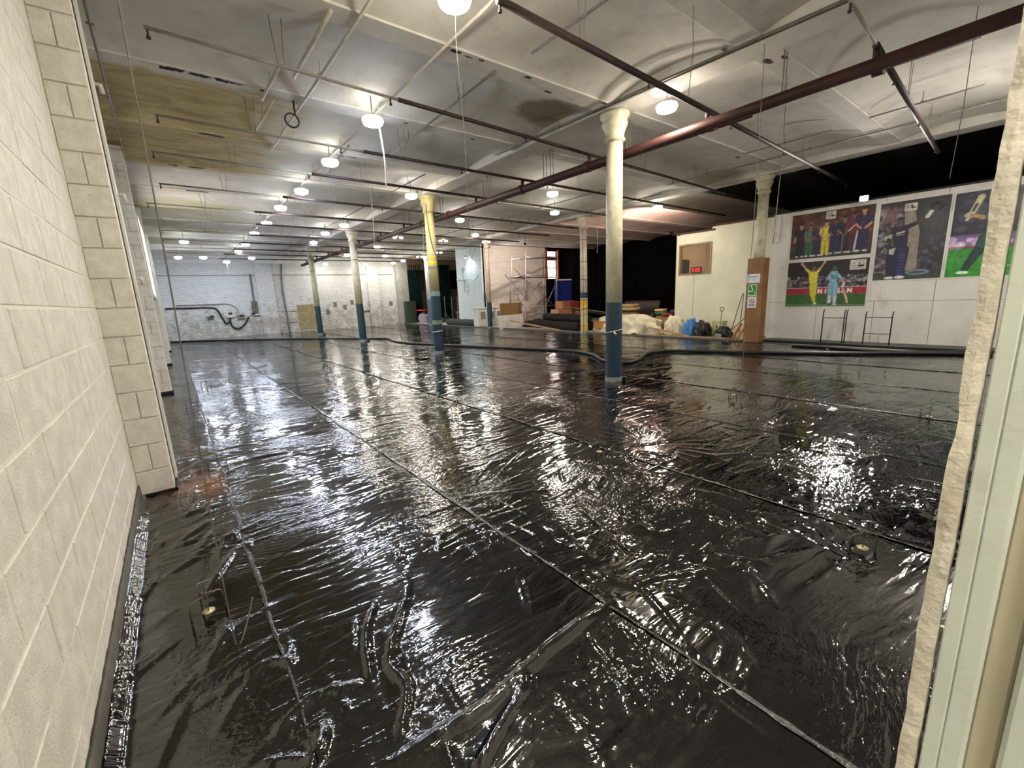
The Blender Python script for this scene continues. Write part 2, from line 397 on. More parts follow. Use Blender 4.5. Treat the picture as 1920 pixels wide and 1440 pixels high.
b = MB(); b.box((5.32, 29.385, .55), (6.15, 29.42, .6)); b.box((5.32, 29.385, 1.22), (6.15, 29.42, 1.27)); b.build('dark_rail', M_CONDUIT, WB)
b = MB(); b.box((3.78, 29.38, 1.05), (4.12, 29.42, 1.95)); b.build('grey_patch', mat('grey_patch', '77736c', .9), WB)
b = MB(); b.box((10.1, 29.38, .95), (11.6, 29.42, 1.05)); b.build('board_strip', mat('brown_strip', '6b4a3c', .8), WB)
for (x, z) in ((9.0, 1.2), (8.4, 1.4), (9.5, 1.5), (12.2, 1.3), (7.9, .95)):
    b = MB(); b.box((x, 29.38, z), (x+.22, 29.42, z+.3)); b.build('plaster_scar', mat('grey_patch', '77736c', .9), WB)

# ---- right side: poster wall, partition with office window, black hall beyond
XP = 13.8
b = MB(); b.box((XP+.02, -.1, 0), (XP+.2, 5.4, 3.5)); WR = struct(b.build('wall_right', mat('panel_gap', '4a4843', .9)))
seams = [5.4, 4.18, 2.96, 1.895, .68, -.1]
for i in range(len(seams)-1):
    for (z0, z1) in ((0.0, 1.08), (1.08, 3.5)):
        b = MB(); b.box((XP+.001*((i*3+int(z0)) % 3), seams[i+1]+.004, z0+.003), (XP+.02, seams[i]-.004, z1-.003), bev=.002); b.build('panel', M_WHITEPAINT, WR)
b = MB(); b.box((XP-.03, 5.22, 2.75), (XP, 5.32, 3.42), bev=.005); b.build('cable_box', M_WHITEPAINT, WR)
b = MB(); b.box((XP-.012, 2.86, 1.09), (XP, 3.04, 1.5), bev=.002); b.build('access_flap', M_WHITEPAINT, WR)
b = MB(); b.box((XP-.02, -.1, 3.5), (XP+.22, 5.4, 3.54), bev=.003); b.build('capping', mat('dark_capping', '2c2622', .8), WR)
XQ = 14.6
b = MB(); b.box((XQ, 5.3, 0), (XQ+.1, 7.60, 3.56)); b.box((XQ, 8.76, 0), (XQ+.1, 8.87, 3.42)); b.box((XQ, 7.6, 0), (XQ+.1, 8.76, 2.08)); b.box((XQ, 7.6, 3.08), (XQ+.1, 8.76, 3.44))
b.box((XP+.2, 5.25, 0), (XQ+.1, 5.35, 3.56))
WP = struct(b.build('wall_office', M_CREAMPAINT))
b = MB(); b.box((XQ-.02, 5.35, 3.56), (XQ+.12, 7.5, 3.62)); b.box((XQ-.02, 7.5, 3.44), (XQ+.12, 8.87, 3.5)); b.build('capping', mat('brown_capping', '4d3629', .8), WP)
for y in (6.1, 8.18):
    b = MB(); b.box((XQ-.002, y, .02), (XQ+.001, y+.012, 2.07 if y > 7 else 3.5)); b.build('panel_joint', M_CONDUIT, WP)
b = MB()
for (y0, y1, z0, z1) in ((7.58, 7.64, 2.05, 3.1), (8.72, 8.78, 2.05, 3.1), (7.64, 8.72, 2.05, 2.11), (7.64, 8.72, 3.04, 3.1)): b.box((XQ-.02, y0, z0), (XQ+.12, y1, z1))
W2 = struct(b.build('window_2', mat('tan_window_frame', '8f7d5c', .5)))
t = NT('clear_glass'); t.set(Base_Color=(1, 1, 1), Roughness=.02, Transmission_Weight=1.0, IOR=1.1); M_GLASS = t.m
b = MB(); b.box((XQ+.04, 7.64, 2.11), (XQ+.046, 8.72, 3.04)); b.build('window_pane', M_GLASS, W2)
# office room behind the glass
b = MB(); b.box((16.6, 5.3, 0), (16.7, 8.95, 3.5)); b.box((14.7, 8.87, 0), (16.6, 8.95, 3.5)); b.box((14.7, 5.3, 3.45), (16.7, 8.95, 3.5)); b.box((14.7, 5.3, 0), (16.7, 5.36, 3.5))
struct(b.build('wall_office_inside', mat('office_wood_panel', 'c2ab8c', .6, 0, .06, 2)))
b = MB(); b.box((14.78, 8.84, 0), (15.42, 8.868, 2.62)); struct(b.build('door_1', mat('dark_doorway', '3d403b', .5)))
la = bpy.data.lights.new('office_lamp_light', 'POINT'); la.energy = 25; la.color = (1, .92, .85); la.shadow_soft_size = .1
lo = bpy.data.objects.new('office_lamp_light', la); COL.objects.link(lo); lo.location = (15.5, 6.9, 3.2)
# clock
ck = thing('digital_clock', 'black digital wall clock showing red figures behind the office window', 'clock', (XQ-.03, 8.1, 2.1))
cy0, cy1 = 8.28, 7.9
b = MB(); b.box((XQ-.06, cy1, 2.1), (XQ-.015, cy0, 2.3), bev=.005); b.build('case', mat('clock_case', '2a0a0c', .3), ck)
segs = {'8': 'abcdefg', '0': 'abcdef'}
def digit(b, ch, yl, z0, w=.05, h=.11, th=.008):
    yr = yl-w
    S = {'a': ((yl, z0+h), (yr, z0+h)), 'g': ((yl, z0+h/2), (yr, z0+h/2)), 'd': ((yl, z0), (yr, z0)), 'f': ((yl, z0+h/2), (yl, z0+h)), 'e': ((yl, z0), (yl, z0+h/2)), 'b': ((yr, z0+h/2), (yr, z0+h)), 'c': ((yr, z0), (yr, z0+h/2))}
    for s in segs[ch]:
        (a, z1), (c, z2) = S[s]; b.box((XQ-.068, min(a, c)-th/2, min(z1, z2)-th/2), (XQ-.06, max(a, c)+th/2, max(z1, z2)+th/2))
for ch_, yy_ in (('8', 8.215), ('0', 8.10), ('0', 8.01)):
    b = MB(); digit(b, ch_, yy_, 2.145); b.build('digit', emit('red_led', 'ff2830', .8), ck)

# beam level dark hall beyond: back walls
b = MB(); b.box((14.5, 21.0, 0), (19.4, 21.2, 4.86)); b.box((13.9, 24.1, 0), (14.0, 24.2, .1)); WPK = struct(b.build('wall_hall_back', M_PINK))
b = MB(); b.box((14.4, 21.0, 0), (14.6, 23.75, 4.86)); struct(b.build('wall_pier_side', M_PIER))
b = MB(); b.box((13.4, 31.6, 0), (23.4, 31.8, 4.86)); struct(b.build('wall_recess_back', M_BROWNBRICK))
b = MB(); b.box((23.2, -3.4, 0), (23.4, 31.6, 4.86)); struct(b.build('wall_hall_right', M_BLACKCLOTH))
b = MB(); b.box((13.55, 29.0, 3.7), (20, 29.2, 4.86)); struct(b.build('trim_9', mat('brown_beam', '6b5847', .8)))
# window with daylight at the end of the pale wall
b = MB(); b.box((19.4, 21.0, 0), (23.2, 21.2, 2.6)); b.box((19.4, 21.0, 4.3), (23.2, 21.2, 4.86)); b.box((20.5, 21.0, 2.6), (23.2, 21.2, 4.3)); struct(b.build('wall_hall_end', M_BLACKCLOTH))
b = MB(); b.box((19.35, 20.9, 2.5), (19.5, 21.25, 4.4)); b.box((20.4, 20.9, 2.5), (20.5, 21.25, 4.4)); W3 = struct(b.build('window_3', mat('orange_reveal', '8c4a2c', .7)))
b = MB(); b.box((19.5, 21.15, 2.6), (20.4, 21.17, 4.3)); b.build('window_pane', emit('pale_daylight', 'ffe9dc', 3.0), W3)
for z in (3.25, 3.75):
    b = MB(); b.box((19.5, 21.1, z), (20.4, 21.15, z+.06 if z < 3.5 else z+.25)); b.build('glazing_bar', mat('dark_bar', '40302a', .7), W3)

def curtain(name, p0, p1, z0, z1, m, label, waves=30, amp=.09, cat='curtain'):
    b = MB(); p0, p1 = Vector(p0), Vector(p1); d = p1-p0; nrm = Vector((-d.y, d.x)).normalized(); N = waves*6
    for i in range(N+1):
        u = i/N; a = amp*math.sin(u*waves*2*PI)*(0.7+.3*math.sin(i*.37)); q = p0 + d*u
        for z, k in ((z0, 1.2), ((z0+z1)/2, 1), (z1, .55)): b.v.append((q.x+nrm.x*a*k, q.y+nrm.y*a*k, z))
    for i in range(N):
        for k in range(2): b.f.append((i*3+k, (i+1)*3+k, (i+1)*3+k+1, i*3+k+1)); b.mi.append(0)
    o = b.build(name, m, smooth=True)
    md = o.modifiers.new('thick', 'SOLIDIFY'); md.thickness = .006
    return tag(o, label, cat)
curtain('black_drape', (20.9, 20.8), (22.2, 9.0), .02, 4.2, M_BLACKCLOTH, 'long black drape closing off the dark hall beyond the columns', 46, .12)
curtain('green_curtain', (13.62, 29.0), (14.55, 29.0), .25, 4.05, M_GREENCLOTH, 'dark green curtain beside the grey blocks at the far end', 6, .06)
curtain('green_curtain', (15.85, 29.0), (16.9, 28.9), .02, 4.05, M_GREENCLOTH, 'second dark green curtain, right of the brown brick and next to the white column', 6, .06)

# front wall and door jamb next to the camera
b = MB(); b.box((.83, -.3, 0), (23.3, .03, 4.86)); struct(b.build('wall_front', M_WHITEPAINT))
b = MB(); b.box((-3, -3.4, 0), (6, -3.3, 4.86)); b.box((.83, -3.4, 0), (.9, -.3, 4.86)); struct(b.build('wall_lobby', M_WHITEPAINT))
XJ = .70
# rough plaster return
b = MB(); NZ = 150
rowsj = []
for i in range(NZ+1):
    z = 3.6*i/NZ; q = np.array([math.sin(z*23)*.0005+math.sin(z*71+1)*.0004 + rnd.uniform(-.0009, .0009) for _ in range(4)])
    chip = -.004 if (1.405 < z < 1.45) else 0
    yE = .0635 + q[0] + chip
    pr = [(XJ+.13, .055), (XJ+.02, yE), (XJ+.0005, yE-.0005), (XJ-.0005+q[1]*.3, (yE+.046)/2), (XJ+.0005, .0465+q[2]*.6), (XJ+.010, .0445+q[2]*.6)]
    b.v += [(x, y, z) for x, y in pr]
for i in range(NZ):
    for k in range(5): b.f.append((i*6+k, i*6+k+1, (i+1)*6+k+1, (i+1)*6+k)); b.mi.append(0)
D1 = struct(b.build('door_1_frame', M_PLASTER)); D1.name = 'door_2'
b = MB(); b.box((XJ+.002, .026, 0), (XJ+.12, .0415, 3.6), bev=.0015); b.box((XJ+.006, .004, 0), (XJ+.12, .028, 3.6), bev=.004); b.build('door_lining', M_JAMB, D1)
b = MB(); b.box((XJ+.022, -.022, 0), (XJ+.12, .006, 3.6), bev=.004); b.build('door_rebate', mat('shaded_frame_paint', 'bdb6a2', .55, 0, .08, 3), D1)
b = MB(); b.box((XJ+.008, -.14, 0), (XJ+.12, -.022, 3.6), bev=.004); b.build('door_stop', M_JAMB, D1)

# ------------------------------------------------------------------ columns
def column(x, y, label, zb, mtop, mlow, r=.142, cap=True, zsleeve=.08, rlow=None):
    c = thing('column', label, 'column', (x, y, 0), 'cast iron columns')
    b = MB(); b.lathe([(r, zb), (r*.97, 2.6), (r*.93, 4.02)], (x, y, 0), 28); b.build('shaft', mtop, c, smooth=True)
    b = MB(); b.lathe([(r+.002, 0), (r+.002, zb)], (x, y, 0), 28); sharp(b.build('painted_base', mlow, c))
    if cap:
        b = MB(); b.lathe([(r*.93, 3.98), (r*1.12, 4.0), (r*1.2, 4.02), (r*1.2, 4.035), (r*1.05, 4.05), (r*1.06, 4.10), (r*1.22, 4.17), (r*1.42, 4.23), (r*1.47, 4.25), (r*1.47, 4.27), (r*1.38, 4.28), (r*1.38, 4.33), (r*1.6, 4.36), (r*1.66, 4.37), (r*1.66, 4.425)], (x, y, 0), 28)
        b.build('capital', mtop, c, smooth=True)
    b = MB(); b.lathe([(r+.012, -.008), (r+.012, zsleeve)], (x, y, 0), 28); sharp(b.build('base_sleeve', mat('clear_grey_sleeve', '8d9092', .35), c))
    return c
M_ROW2 = mat('pinkish_cream_column', 'cbbfae', .5, 0, .12, 5)
c1 = column(6.18, 4.94, 'nearest full-height cream column with blue lower third and rope tie', 1.41, M_WHITECOL, M_BLUE)
def ring(parent, x, y, z, r, th, m, name='tie', tilt=0, w=None):
    b = MB()
    if w: b.lathe([(r, z-w/2), (r+th, z-w/2+.002), (r+th, z+w/2-.002), (r, z+w/2)], (x, y, 0), 28)
    else:
        pts = [(x+(r+th)*math.cos(a), y+(r+th)*math.sin(a), z+tilt*math.cos(a+1)) for a in [2*PI*i/24 for i in range(25)]]; b.tube(pts, th, 6, False)
    return sharp(b.build(name, m, parent))
M_ROPE = mat('pale_rope', 'b9b3a0', .8)
ring(c1, 6.18, 4.94, .91, .143, .009, M_ROPE, 'rope_tie', .03); ring(c1, 6.18, 4.94, .885, .143, .008, M_BLACK, 'black_tie', .02)
b = MB(); b.tube([(6.07, 4.84, .9), (6.03, 4.80, .88), (6.05, 4.78, .86)], .018, 8); b.build('rope_knot', M_ROPE, c1, smooth=True)
b = MB(); b.box((6.26, 4.74, 0), (6.33, 4.82, .075), bev=.004); b.build('base_block', M_BLACK, c1)
c2 = column(6.18, 11.48, 'second column of the near row, yellowed with yellow tape and patched blue base', 1.80, M_YELLOWCOL, M_BLUE)
M_YTAPE = mat('bright_yellow_tape', 'e6dc28', .4); M_GTAPE = mat('grey_tape', '8d8c86', .5)
ring(c2, 6.18, 11.48, 2.62, .139, .004, M_YTAPE, 'yellow_tape', 0, .1); ring(c2, 6.18, 11.48, 2.78, .139, .004, M_YTAPE, 'yellow_tape', 0, .04)
ring(c2, 6.18, 11.48, 2.49, .139, .005, M_GTAPE, 'grey_tape', 0, .07); ring(c2, 6.18, 11.48, 1.75, .146, .004, mat('pale_blue_tape', '7a95a0', .5), 'pale_band', 0, .12)
ring(c2, 6.18, 11.48, .93, .146, .004, mat('olive_tape', '7b8468', .5), 'olive_band', 0, .12); ring(c2, 6.18, 11.48, .66, .146, .01, mat('white_tie', 'd5d8da', .5), 'white_tie', .02)
b = MB(); b.tube(spline([(6.06, 11.36, 4.3), (6.04, 11.33, 3.7), (6.12, 11.32, 3.1), (6.25, 11.33, 2.7), (6.26, 11.33, 1.85)], 6), .009, 6); b.build('cable', M_BLACK, c2, smooth=True)
c3 = column(6.18, 18.02, 'third column of the near row, cream green above teal blue base', 1.55, M_WHITECOL, M_TEAL)
c4 = column(6.18, 24.56, 'fourth column of the near row, furthest left by the bare plaster patch', 1.5, M_WHITECOL, M_TEAL)
for c, y in ((c3, 18.02), (c4, 24.56)):
    ring(c, 6.18, y, 3.3, .137, .008, M_BLACK, 'tie'); 
    b = MB(); b.box((6.26, y-.26, 0), (6.36, y-.15, .07)); b.build('base_block', M_BLACK, c)
b = MB(); b.box((6.26, 11.22, 0), (6.36, 11.33, .08)); b.build('base_block', M_BLACK, c2)
# row two
c5 = column(13, 5.4, 'far row column whose lower half is boxed in brown wood', 2.3, M_WHITECOL, M_WOOD, cap=True)
b = MB(); b.box((12.82, 5.2, .012), (13.18, 5.62, 2.32), bev=.004); BX = b.build('wood_casing', M_WOOD, c5)
c6 = column(13, 11.88, 'far row column wrapped in yellow with black cable ties', 1.2, M_ROW2, M_YELLOWCOL)
for z in (3.6, 2.78, 2.1, .95, .72): ring(c6, 13, 11.88, z, .142, .008, M_BLACK, 'cable_tie', 0 if z > 1 else .04)
ring(c6, 13, 11.88, 1.5, .142, .004, mat('navy_band', '28344c', .5), 'navy_band', 0, .22); ring(c6, 13, 11.88, 1.37, .142, .006, mat('white_tie', 'd5d8da', .5), 'white_tie', 0, .03)
for z, w_ in ((1.2, .17), (.98, .12), (.28, .06), (.16, .05)): ring(c6, 13, 11.88, z, .145, .003, mat('amber_tape', 'd9a51c', .5), 'amber_tape', 0, w_)
b = MB(); b.tube([(12.87, 11.80, .05), (12.87, 11.80, 4.0)], .008, 6); b.build('cable', M_BLACK, c6)
c7 = column(13, 18.42, 'slim far row column in front of the pale wall, dark blue base', 1.32, M_ROW2, M_BLUE, r=.12)
c8 = column(13, 24.96, 'white far row column half hidden behind the yellowed one', 1.6, mat('bluish_white_paint', 'cfd6de', .5), mat('mid_blue_paint', '4a6b86', .5))
# signs on the casing
# ------------------------------------------------------------------ flat prints painted on colour-attribute grids
class Img:
    def __init__(s, w, h, col=(.5, .5, .5)):
        s.w, s.h = w, h; s.a = np.zeros((h, w, 3)); s.a[:] = srgb(col); yy, xx = np.mgrid[0:h, 0:w]; s.x = (xx+.5)/w; s.y = 1-(yy+.5)/h; s.asp = w/h
    def put(s, mask, col, al=1.):
        c = np.array(srgb(col)); k = (np.clip(mask, 0, 1)*al)[..., None]; s.a = s.a*(1-k) + c*k
    def rect(s, x0, y0, x1, y1, col, al=1, soft=.004):
        m = np.clip((s.x-x0)/soft+.5, 0, 1)*np.clip((x1-s.x)/soft+.5, 0, 1)*np.clip((s.y-y0)/soft+.5, 0, 1)*np.clip((y1-s.y)/soft+.5, 0, 1); s.put(m, col, al)
    def ell(s, cx, cy, rx, ry, col, al=1, soft=.25):
        d = np.sqrt(((s.x-cx)/rx)**2+((s.y-cy)/ry)**2); s.put(np.clip((1-d)/soft+.5, 0, 1), col, al)
    def cap(s, x0, y0, x1, y1, r0, col, r1=None, al=1):     # radii in units of the height
        r1 = r0 if r1 is None else r1; X = (s.x)*s.asp; ax, bx = x0*s.asp, x1*s.asp
        dx, dy = bx-ax, y1-y0; L = dx*dx+dy*dy+1e-9; tt = np.clip(((X-ax)*dx+(s.y-y0)*dy)/L, 0, 1)
        d = np.hypot(X-ax-tt*dx, s.y-y0-tt*dy); r = r0+(r1-r0)*tt; s.put(np.clip((r-d)*s.h+.5, 0, 1), col, al)
        if r0 > .018: s.a *= (1-np.clip((r-d)*s.h+.5, 0, 1)*.5*np.clip(d/np.maximum(r, 1e-6), 0, 1)**2*al)[..., None]
    def poly(s, pts, col, al=1):
        ins = np.zeros(s.x.shape, bool); n = len(pts)
        for i in range(n):
            (x0, y0), (x1, y1) = pts[i], pts[(i+1) % n]
            if y0 == y1: continue
            ins ^= ((s.y > min(y0, y1)) & (s.y <= max(y0, y1)) & (s.x < x0+(s.y-y0)*(x1-x0)/(y1-y0)))
        s.put(ins.astype(float), col, al)
    def crowd(s, x0, y0, x1, y1, n, cols, r=(.012, .03), al=.6):
        for _ in range(n):
            rr = rnd.uniform(*r); s.ell(rnd.uniform(x0, x1), rnd.uniform(y0, y1), rr/s.asp*1.1, rr, rnd.choice(cols), al, .8)
    def grain(s):
        g = np.random.default_rng(s.w)
        def sm(n, m_):
            q = g.random((n+1, m_+1)); yi = np.linspace(0, n-1e-3, s.h); xi = np.linspace(0, m_-1e-3, s.w); y0, x0 = yi.astype(int), xi.astype(int); fy, fx = (yi-y0)[:, None], (xi-x0)[None]
            return (q[y0][:, x0]*(1-fy)*(1-fx)+q[y0+1][:, x0]*fy*(1-fx)+q[y0][:, x0+1]*(1-fy)*fx+q[y0+1][:, x0+1]*fy*fx)
        k = .34+.45*sm(60, 80)+.35*sm(18, 24)+.25*g.random((s.h, s.w)); s.a = s.a*k[..., None]
        s.a = (s.a+np.roll(s.a, 1, 0)+np.roll(s.a, 1, 1)+np.roll(s.a, (1, 1), (0, 1)))/4
    def mesh(s, name, O, U, V, m, parent):
        if s.w > 100: s.grain()
        h, w = s.h, s.w; O, U, V = Vector(O), Vector(U), Vector(V)
        gu = np.linspace(0, 1, w)[None, :, None]; gv = np.linspace(1, 0, h)[:, None, None]
        P = (np.array(O)+gu*np.array(U)+gv*np.array(V)).reshape(-1, 3)
        idx = np.arange(w*h).reshape(h, w); F = np.stack([idx[1:, :-1], idx[1:, 1:], idx[:-1, 1:], idx[:-1, :-1]], -1).reshape(-1, 4)
        me = bpy.data.meshes.new(name); me.vertices.add(w*h); me.vertices.foreach_set('co', P.ravel())
        me.loops.add(F.size); me.loops.foreach_set('vertex_index', F.ravel()); me.polygons.add(len(F)); me.polygons.foreach_set('loop_start', np.arange(0, F.size, 4)); me.polygons.foreach_set('loop_total', np.full(len(F), 4))
        me.update(calc_edges=True); at = me.color_attributes.new('print', 'FLOAT_COLOR', 'POINT')
        at.data.foreach_set('color', np.concatenate([s.a.reshape(-1, 3), np.ones((w*h, 1))], 1).ravel()); me.materials.append(m)
        o = bpy.data.objects.new(name, me); COL.objects.link(o); o.parent = parent; o.matrix_parent_inverse = parent.matrix_basis.inverted(); return o
t = NT('glossy_print'); a_ = t.n('ShaderNodeAttribute', attribute_name='print'); t.set(Base_Color=a_.outputs['Color'], Roughness=.42); M_PRINT = t.m
STROKES = {'N': [((0, 0), (0, 1)), ((0, 1), (1, 0)), ((1, 0), (1, 1))], 'I': [((.5, 0), (.5, 1))], 'S': [((1, 1), (0, 1)), ((0, 1), (0, .5)), ((0, .5), (1, .5)), ((1, .5), (1, 0)), ((1, 0), (0, 0))],
           'A': [((0, 0), (.5, 1)), ((.5, 1), (1, 0)), ((.2, .4), (.8, .4))], '5': [((1, 1), (0, 1)), ((0, 1), (0, .55)), ((0, .55), (1, .5)), ((1, .5), (1, 0)), ((1, 0), (0, 0))], '1': [((.5, 0), (.5, 1)), ((.5, 1), (.2, .8))]}
def letters(im, txt, x, y, w, h, gap, r, col):
    for ch in txt:
        for (a, b), (c, d) in STROKES[ch]: im.cap(x+a*w, y+b*h, x+c*w, y+d*h, r, col)
        x += w+gap
SKIN = ['b08468', '8a5f48', 'c49a80', '6e4a3a']
def logo(im, cx, cy, w, h):
    im.rect(cx-w/2, cy-h/2, cx+w/2, cy+h/2, 'c9c6bd'); im.cap(cx-w*.3, cy+h*.1, cx-w*.15, cy+h*.2, .008, '77736c'); im.cap(cx-w*.3, cy-h*.1, cx-w*.05, cy-h*.1, .007, '8b877f')
    im.cap(cx+w*.05, cy+h*.22, cx+w*.1, cy+h*.05, .012, '44423f'); im.rect(cx, cy-h*.22, cx+w*.38, cy-h*.02, '2b2a29'); im.cap(cx-w*.3, cy-h*.32, cx+w*.2, cy-h*.32, .004, '99958d')
def player(im, x, y0, hgt, top, leg, skin, arms='fold', wdt=1., shoe='cfcfcf'):
    k = hgt; asp = im.asp; q = lambda v: v*k/asp*wdt
    im.cap(x-q(.06), y0+.05*k, x-q(.045), y0+.46*k, .045*k, leg, .065*k); im.cap(x+q(.06), y0+.05*k, x+q(.045), y0+.46*k, .045*k, leg, .065*k)
    im.ell(x-q(.075), y0+.015*k, q(.05), .02*k, shoe); im.ell(x+q(.075), y0+.015*k, q(.05), .02*k, shoe)
    im.cap(x, y0+.5*k, x, y0+.76*k, .10*k*wdt, top, .115*k*wdt)
    if arms == 'fold':
        for sg in (-1, 1):
            im.cap(x+sg*q(.13), y0+.79*k, x+sg*q(.155), y0+.64*k, .036*k, top); im.cap(x+sg*q(.155), y0+.63*k, x+sg*q(.05), y0+.53*k, .026*k, skin)
    elif arms == 'down':
        for sg in (-1, 1): im.cap(x+sg*q(.13), y0+.79*k, x+sg*q(.16), y0+.62*k, .036*k, top); im.cap(x+sg*q(.16), y0+.61*k, x+sg*q(.17), y0+.46*k, .024*k, skin)
    im.cap(x, y0+.84*k, x, y0+.88*k, .035*k, skin); im.ell(x, y0+.94*k, q(.052), .064*k, skin); im.ell(x, y0+.978*k, q(.054), .035*k, '241c18')
def poster(name, label, im, y0, y1, z0, z1):
    p = thing(name, label, 'poster', (XP-.02, (y0+y1)/2, z0), 'cricket posters')
    b = MB(); b.box((XP-.012, min(y0, y1)-.03, z0-.03), (XP-.002, max(y0, y1)+.03, z1+.03), bev=.001); b.build('backing_board', M_WHITEPAINT, p)
    im.mesh('printed_picture', (XP-.0135, y0, z0), (0, y1-y0, 0), (0, 0, z1-z0), M_PRINT, p)
# 1: team line-up
im = Img(260, 170, '4a2a22')
for _ in range(140): im.ell(rnd.random(), rnd.uniform(.45, 1), rnd.uniform(.01, .05), rnd.uniform(.01, .06), rnd.choice(['6b2f20', '8a4028', '3b2020', '5c3a30', '2e1c1c', '96603c']), .5, .9)
im.rect(0, 0, 1, .22, '26301f', 1, .08); im.rect(.8, .2, 1, 1, '2c2324', .6, .15)
for x, tp, lg, sk, hh, a in ((.13, '15151f', '0e0f18', SKIN[0], .74, 'down'), (.25, '4f6b58', '1f5a40', SKIN[1], .70, 'fold'), (.35, '2c1c3c', '161436', SKIN[3], .70, 'fold'), (.45, 'd2c13c', 'd2c13c', SKIN[2], .74, 'fold'),
                             (.56, '1c1f4c', '1a1d48', SKIN[3], .74, 'fold'), (.665, '181a26', '14161f', SKIN[1], .77, 'fold'), (.775, '6a1f28', '4c1a24', SKIN[3], .82, 'down'), (.88, '2a1c44', '1d1a44', SKIN[0], .90, 'fold')):
    player(im, x, .05+.02*(x > .5), hh, tp, lg, sk, a, .95)
im.cap(.72, .52, .78, .62, .012, 'c9b8a8'); im.cap(.80, .1, .82, .5, .02, 'b9bcc8', .012); im.cap(.655, .06, .66, .45, .006, '8a8a80')
logo(im, .49, .9, .12, .16)
poster('poster', 'upper left cricket poster with eight players in a line on orange background', im, 4.93, 3.14, 2.24, 3.4)
# 2: bowler celebrating
im = Img(260, 170, '1b171b'); im.rect(0, 0, 1, .33, '2c5a25', 1, .01)
for k in range(6): im.rect(0, .05*k, 1, .05*k+.02, '37682c', .5, .01)
im.rect(0, .02, 1, .05, '7d8a63', .7, .01)
im.crowd(0, .42, 1, .66, 260, ['8a8088', '5c5560', '302a34', 'b5acb2', '3c3440', '76606a'], (.014, .03), .7)
im.rect(0, .28, 1, .42, '9c1c30', 1, .006); im.rect(0, .415, 1, .43, 'b9aeb0', 1, .004)
letters(im, 'NISSAN', .425, .305, .042, .075, .030, .013, 'e6dfe2')
Yl = 'd4cc34'
im.cap(.335, .66, .345, .78, .05, SKIN[0]); im.ell(.35, .84, .03, .055, '6e4636')
im.cap(.30, .76, .245, .84, .028, Yl); im.cap(.25, .84, .19, .95, .02, SKIN[2]); im.ell(.185, .965, .018, .025, SKIN[2])
im.cap(.39, .76, .425, .84, .028, Yl); im.cap(.425, .84, .475, .97, .02, SKIN[2]); im.ell(.478, .985, .016, .02, SKIN[2])
im.poly([(.275, .77), (.41, .78), (.395, .5), (.31, .5)], Yl); im.cap(.335, .48, .345, .28, .05, Yl, .04); im.cap(.375, .48, .375, .25, .05, Yl, .035); im.cap(.345, .28, .375, .12, .035, Yl, .025); im.cap(.375, .25, .39, .1, .03, Yl, .022); im.ell(.395, .07, .022, .02, 'd9d9d9')
LB = '86b6cc'
im.cap(.60, .7, .60, .55, .085, LB, .075); im.cap(.55, .68, .535, .56, .03, LB); im.cap(.535, .56, .525, .46, .022, '4a3c44'); im.cap(.655, .68, .70, .58, .03, LB); im.cap(.70, .58, .73, .52, .022, SKIN[2])
im.ell(.605, .82, .032, .06, '3a3f58'); im.ell(.605, .79, .028, .03, '5a4238'); im.cap(.575, .48, .57, .1, .055, LB, .04); im.cap(.63, .48, .635, .1, .055, LB, .04); im.cap(.575, .2, .575, .1, .03, 'd8dade'); im.cap(.64, .2, .64, .1, .03, 'd8dade'); im.ell(.575, .05, .025, .02, '33363c'); im.ell(.64, .05, .025, .02, 'dfe2e2')
letters(im, '51', .578, .6, .024, .075, .012, .008, '1c3550')
im.cap(.71, .45, .78, .16, .02, 'c8a890', .026); im.cap(.785, .13, .79, .09, .02, 'd8cbb0'); im.cap(.73, .5, .72, .44, .026, 'd9d9dc')
logo(im, .87, .87, .18, .2)
poster('poster', 'lower left cricket poster with a yellow-clad bowler raising both arms', im, 4.94, 3.14, .96, 2.15)
# 3: batsman saluting with helmet
im = Img(180, 270, '26262c'); im.crowd(0, .1, .4, .75, 200, ['55505c', '2a2730', '8b8690', '3c3742', '6b5a62', '1c1a22'], (.012, .03), .7)
im.crowd(.6, .1, 1, .55, 120, ['2e2c38', '44404c', '1d1b26', '5d5862'], (.01, .025), .6)
im.rect(.6, .5, 1, 1, '42444c', .8, .3); im.poly([(.36, .93), (.5, .9), (.62, .6), (.64, .12), (.42, .12), (.42, .5)], '8c8778', .9); im.poly([(.5, .9), (.6, .95), (.72, .5), (.64, .35), (.62, .6)], '2c2e34', .8)
im.crowd(.02, .72, .32, .95, 40, ['7a5a66', '3a2b35', '9a8890'], (.02, .04), .6); im.rect(0, 0, 1, .07, '3a4136', 1, .02); im.rect(0, .1, .2, .12, '77776e', .8)
im.ell(.66, .09, .17, .035, '6f8790', .9, .3); im.ell(.66, .09, .12, .014, '33474f')
NV = '191538'
im.cap(.27, .05, .27, .38, .05, '1a1a3e', .062); im.cap(.40, .05, .41, .38, .05, '20204a', .062); im.ell(.25, .03, .07, .018, 'd0d0d0'); im.ell(.41, .035, .075, .02, 'd0d0d0')
for k in range(7): im.cap(.36, .08+.04*k, .45, .085+.04*k, .003, '5c5e92')
im.poly([(.23, .68), (.46, .70), (.47, .42), (.26, .42)], NV); im.cap(.26, .66, .2, .58, .03, NV); im.cap(.2, .58, .17, .53, .024, '8f8f86'); im.ell(.16, .55, .06, .035, 'a8a696'); im.ell(.18, .52, .04, .03, '26241f')
im.cap(.44, .67, .58, .715, .03, NV, .024); im.cap(.58, .715, .70, .77, .02, '4c3434', .016); im.cap(.70, .77, .75, .83, .022, 'cfcdc6'); im.ell(.82, .885, .10, .055, '101018'); im.ell(.80, .865, .05, .03, '3c3a3a'); im.ell(.87, .9, .03, .02, '2d2d36')
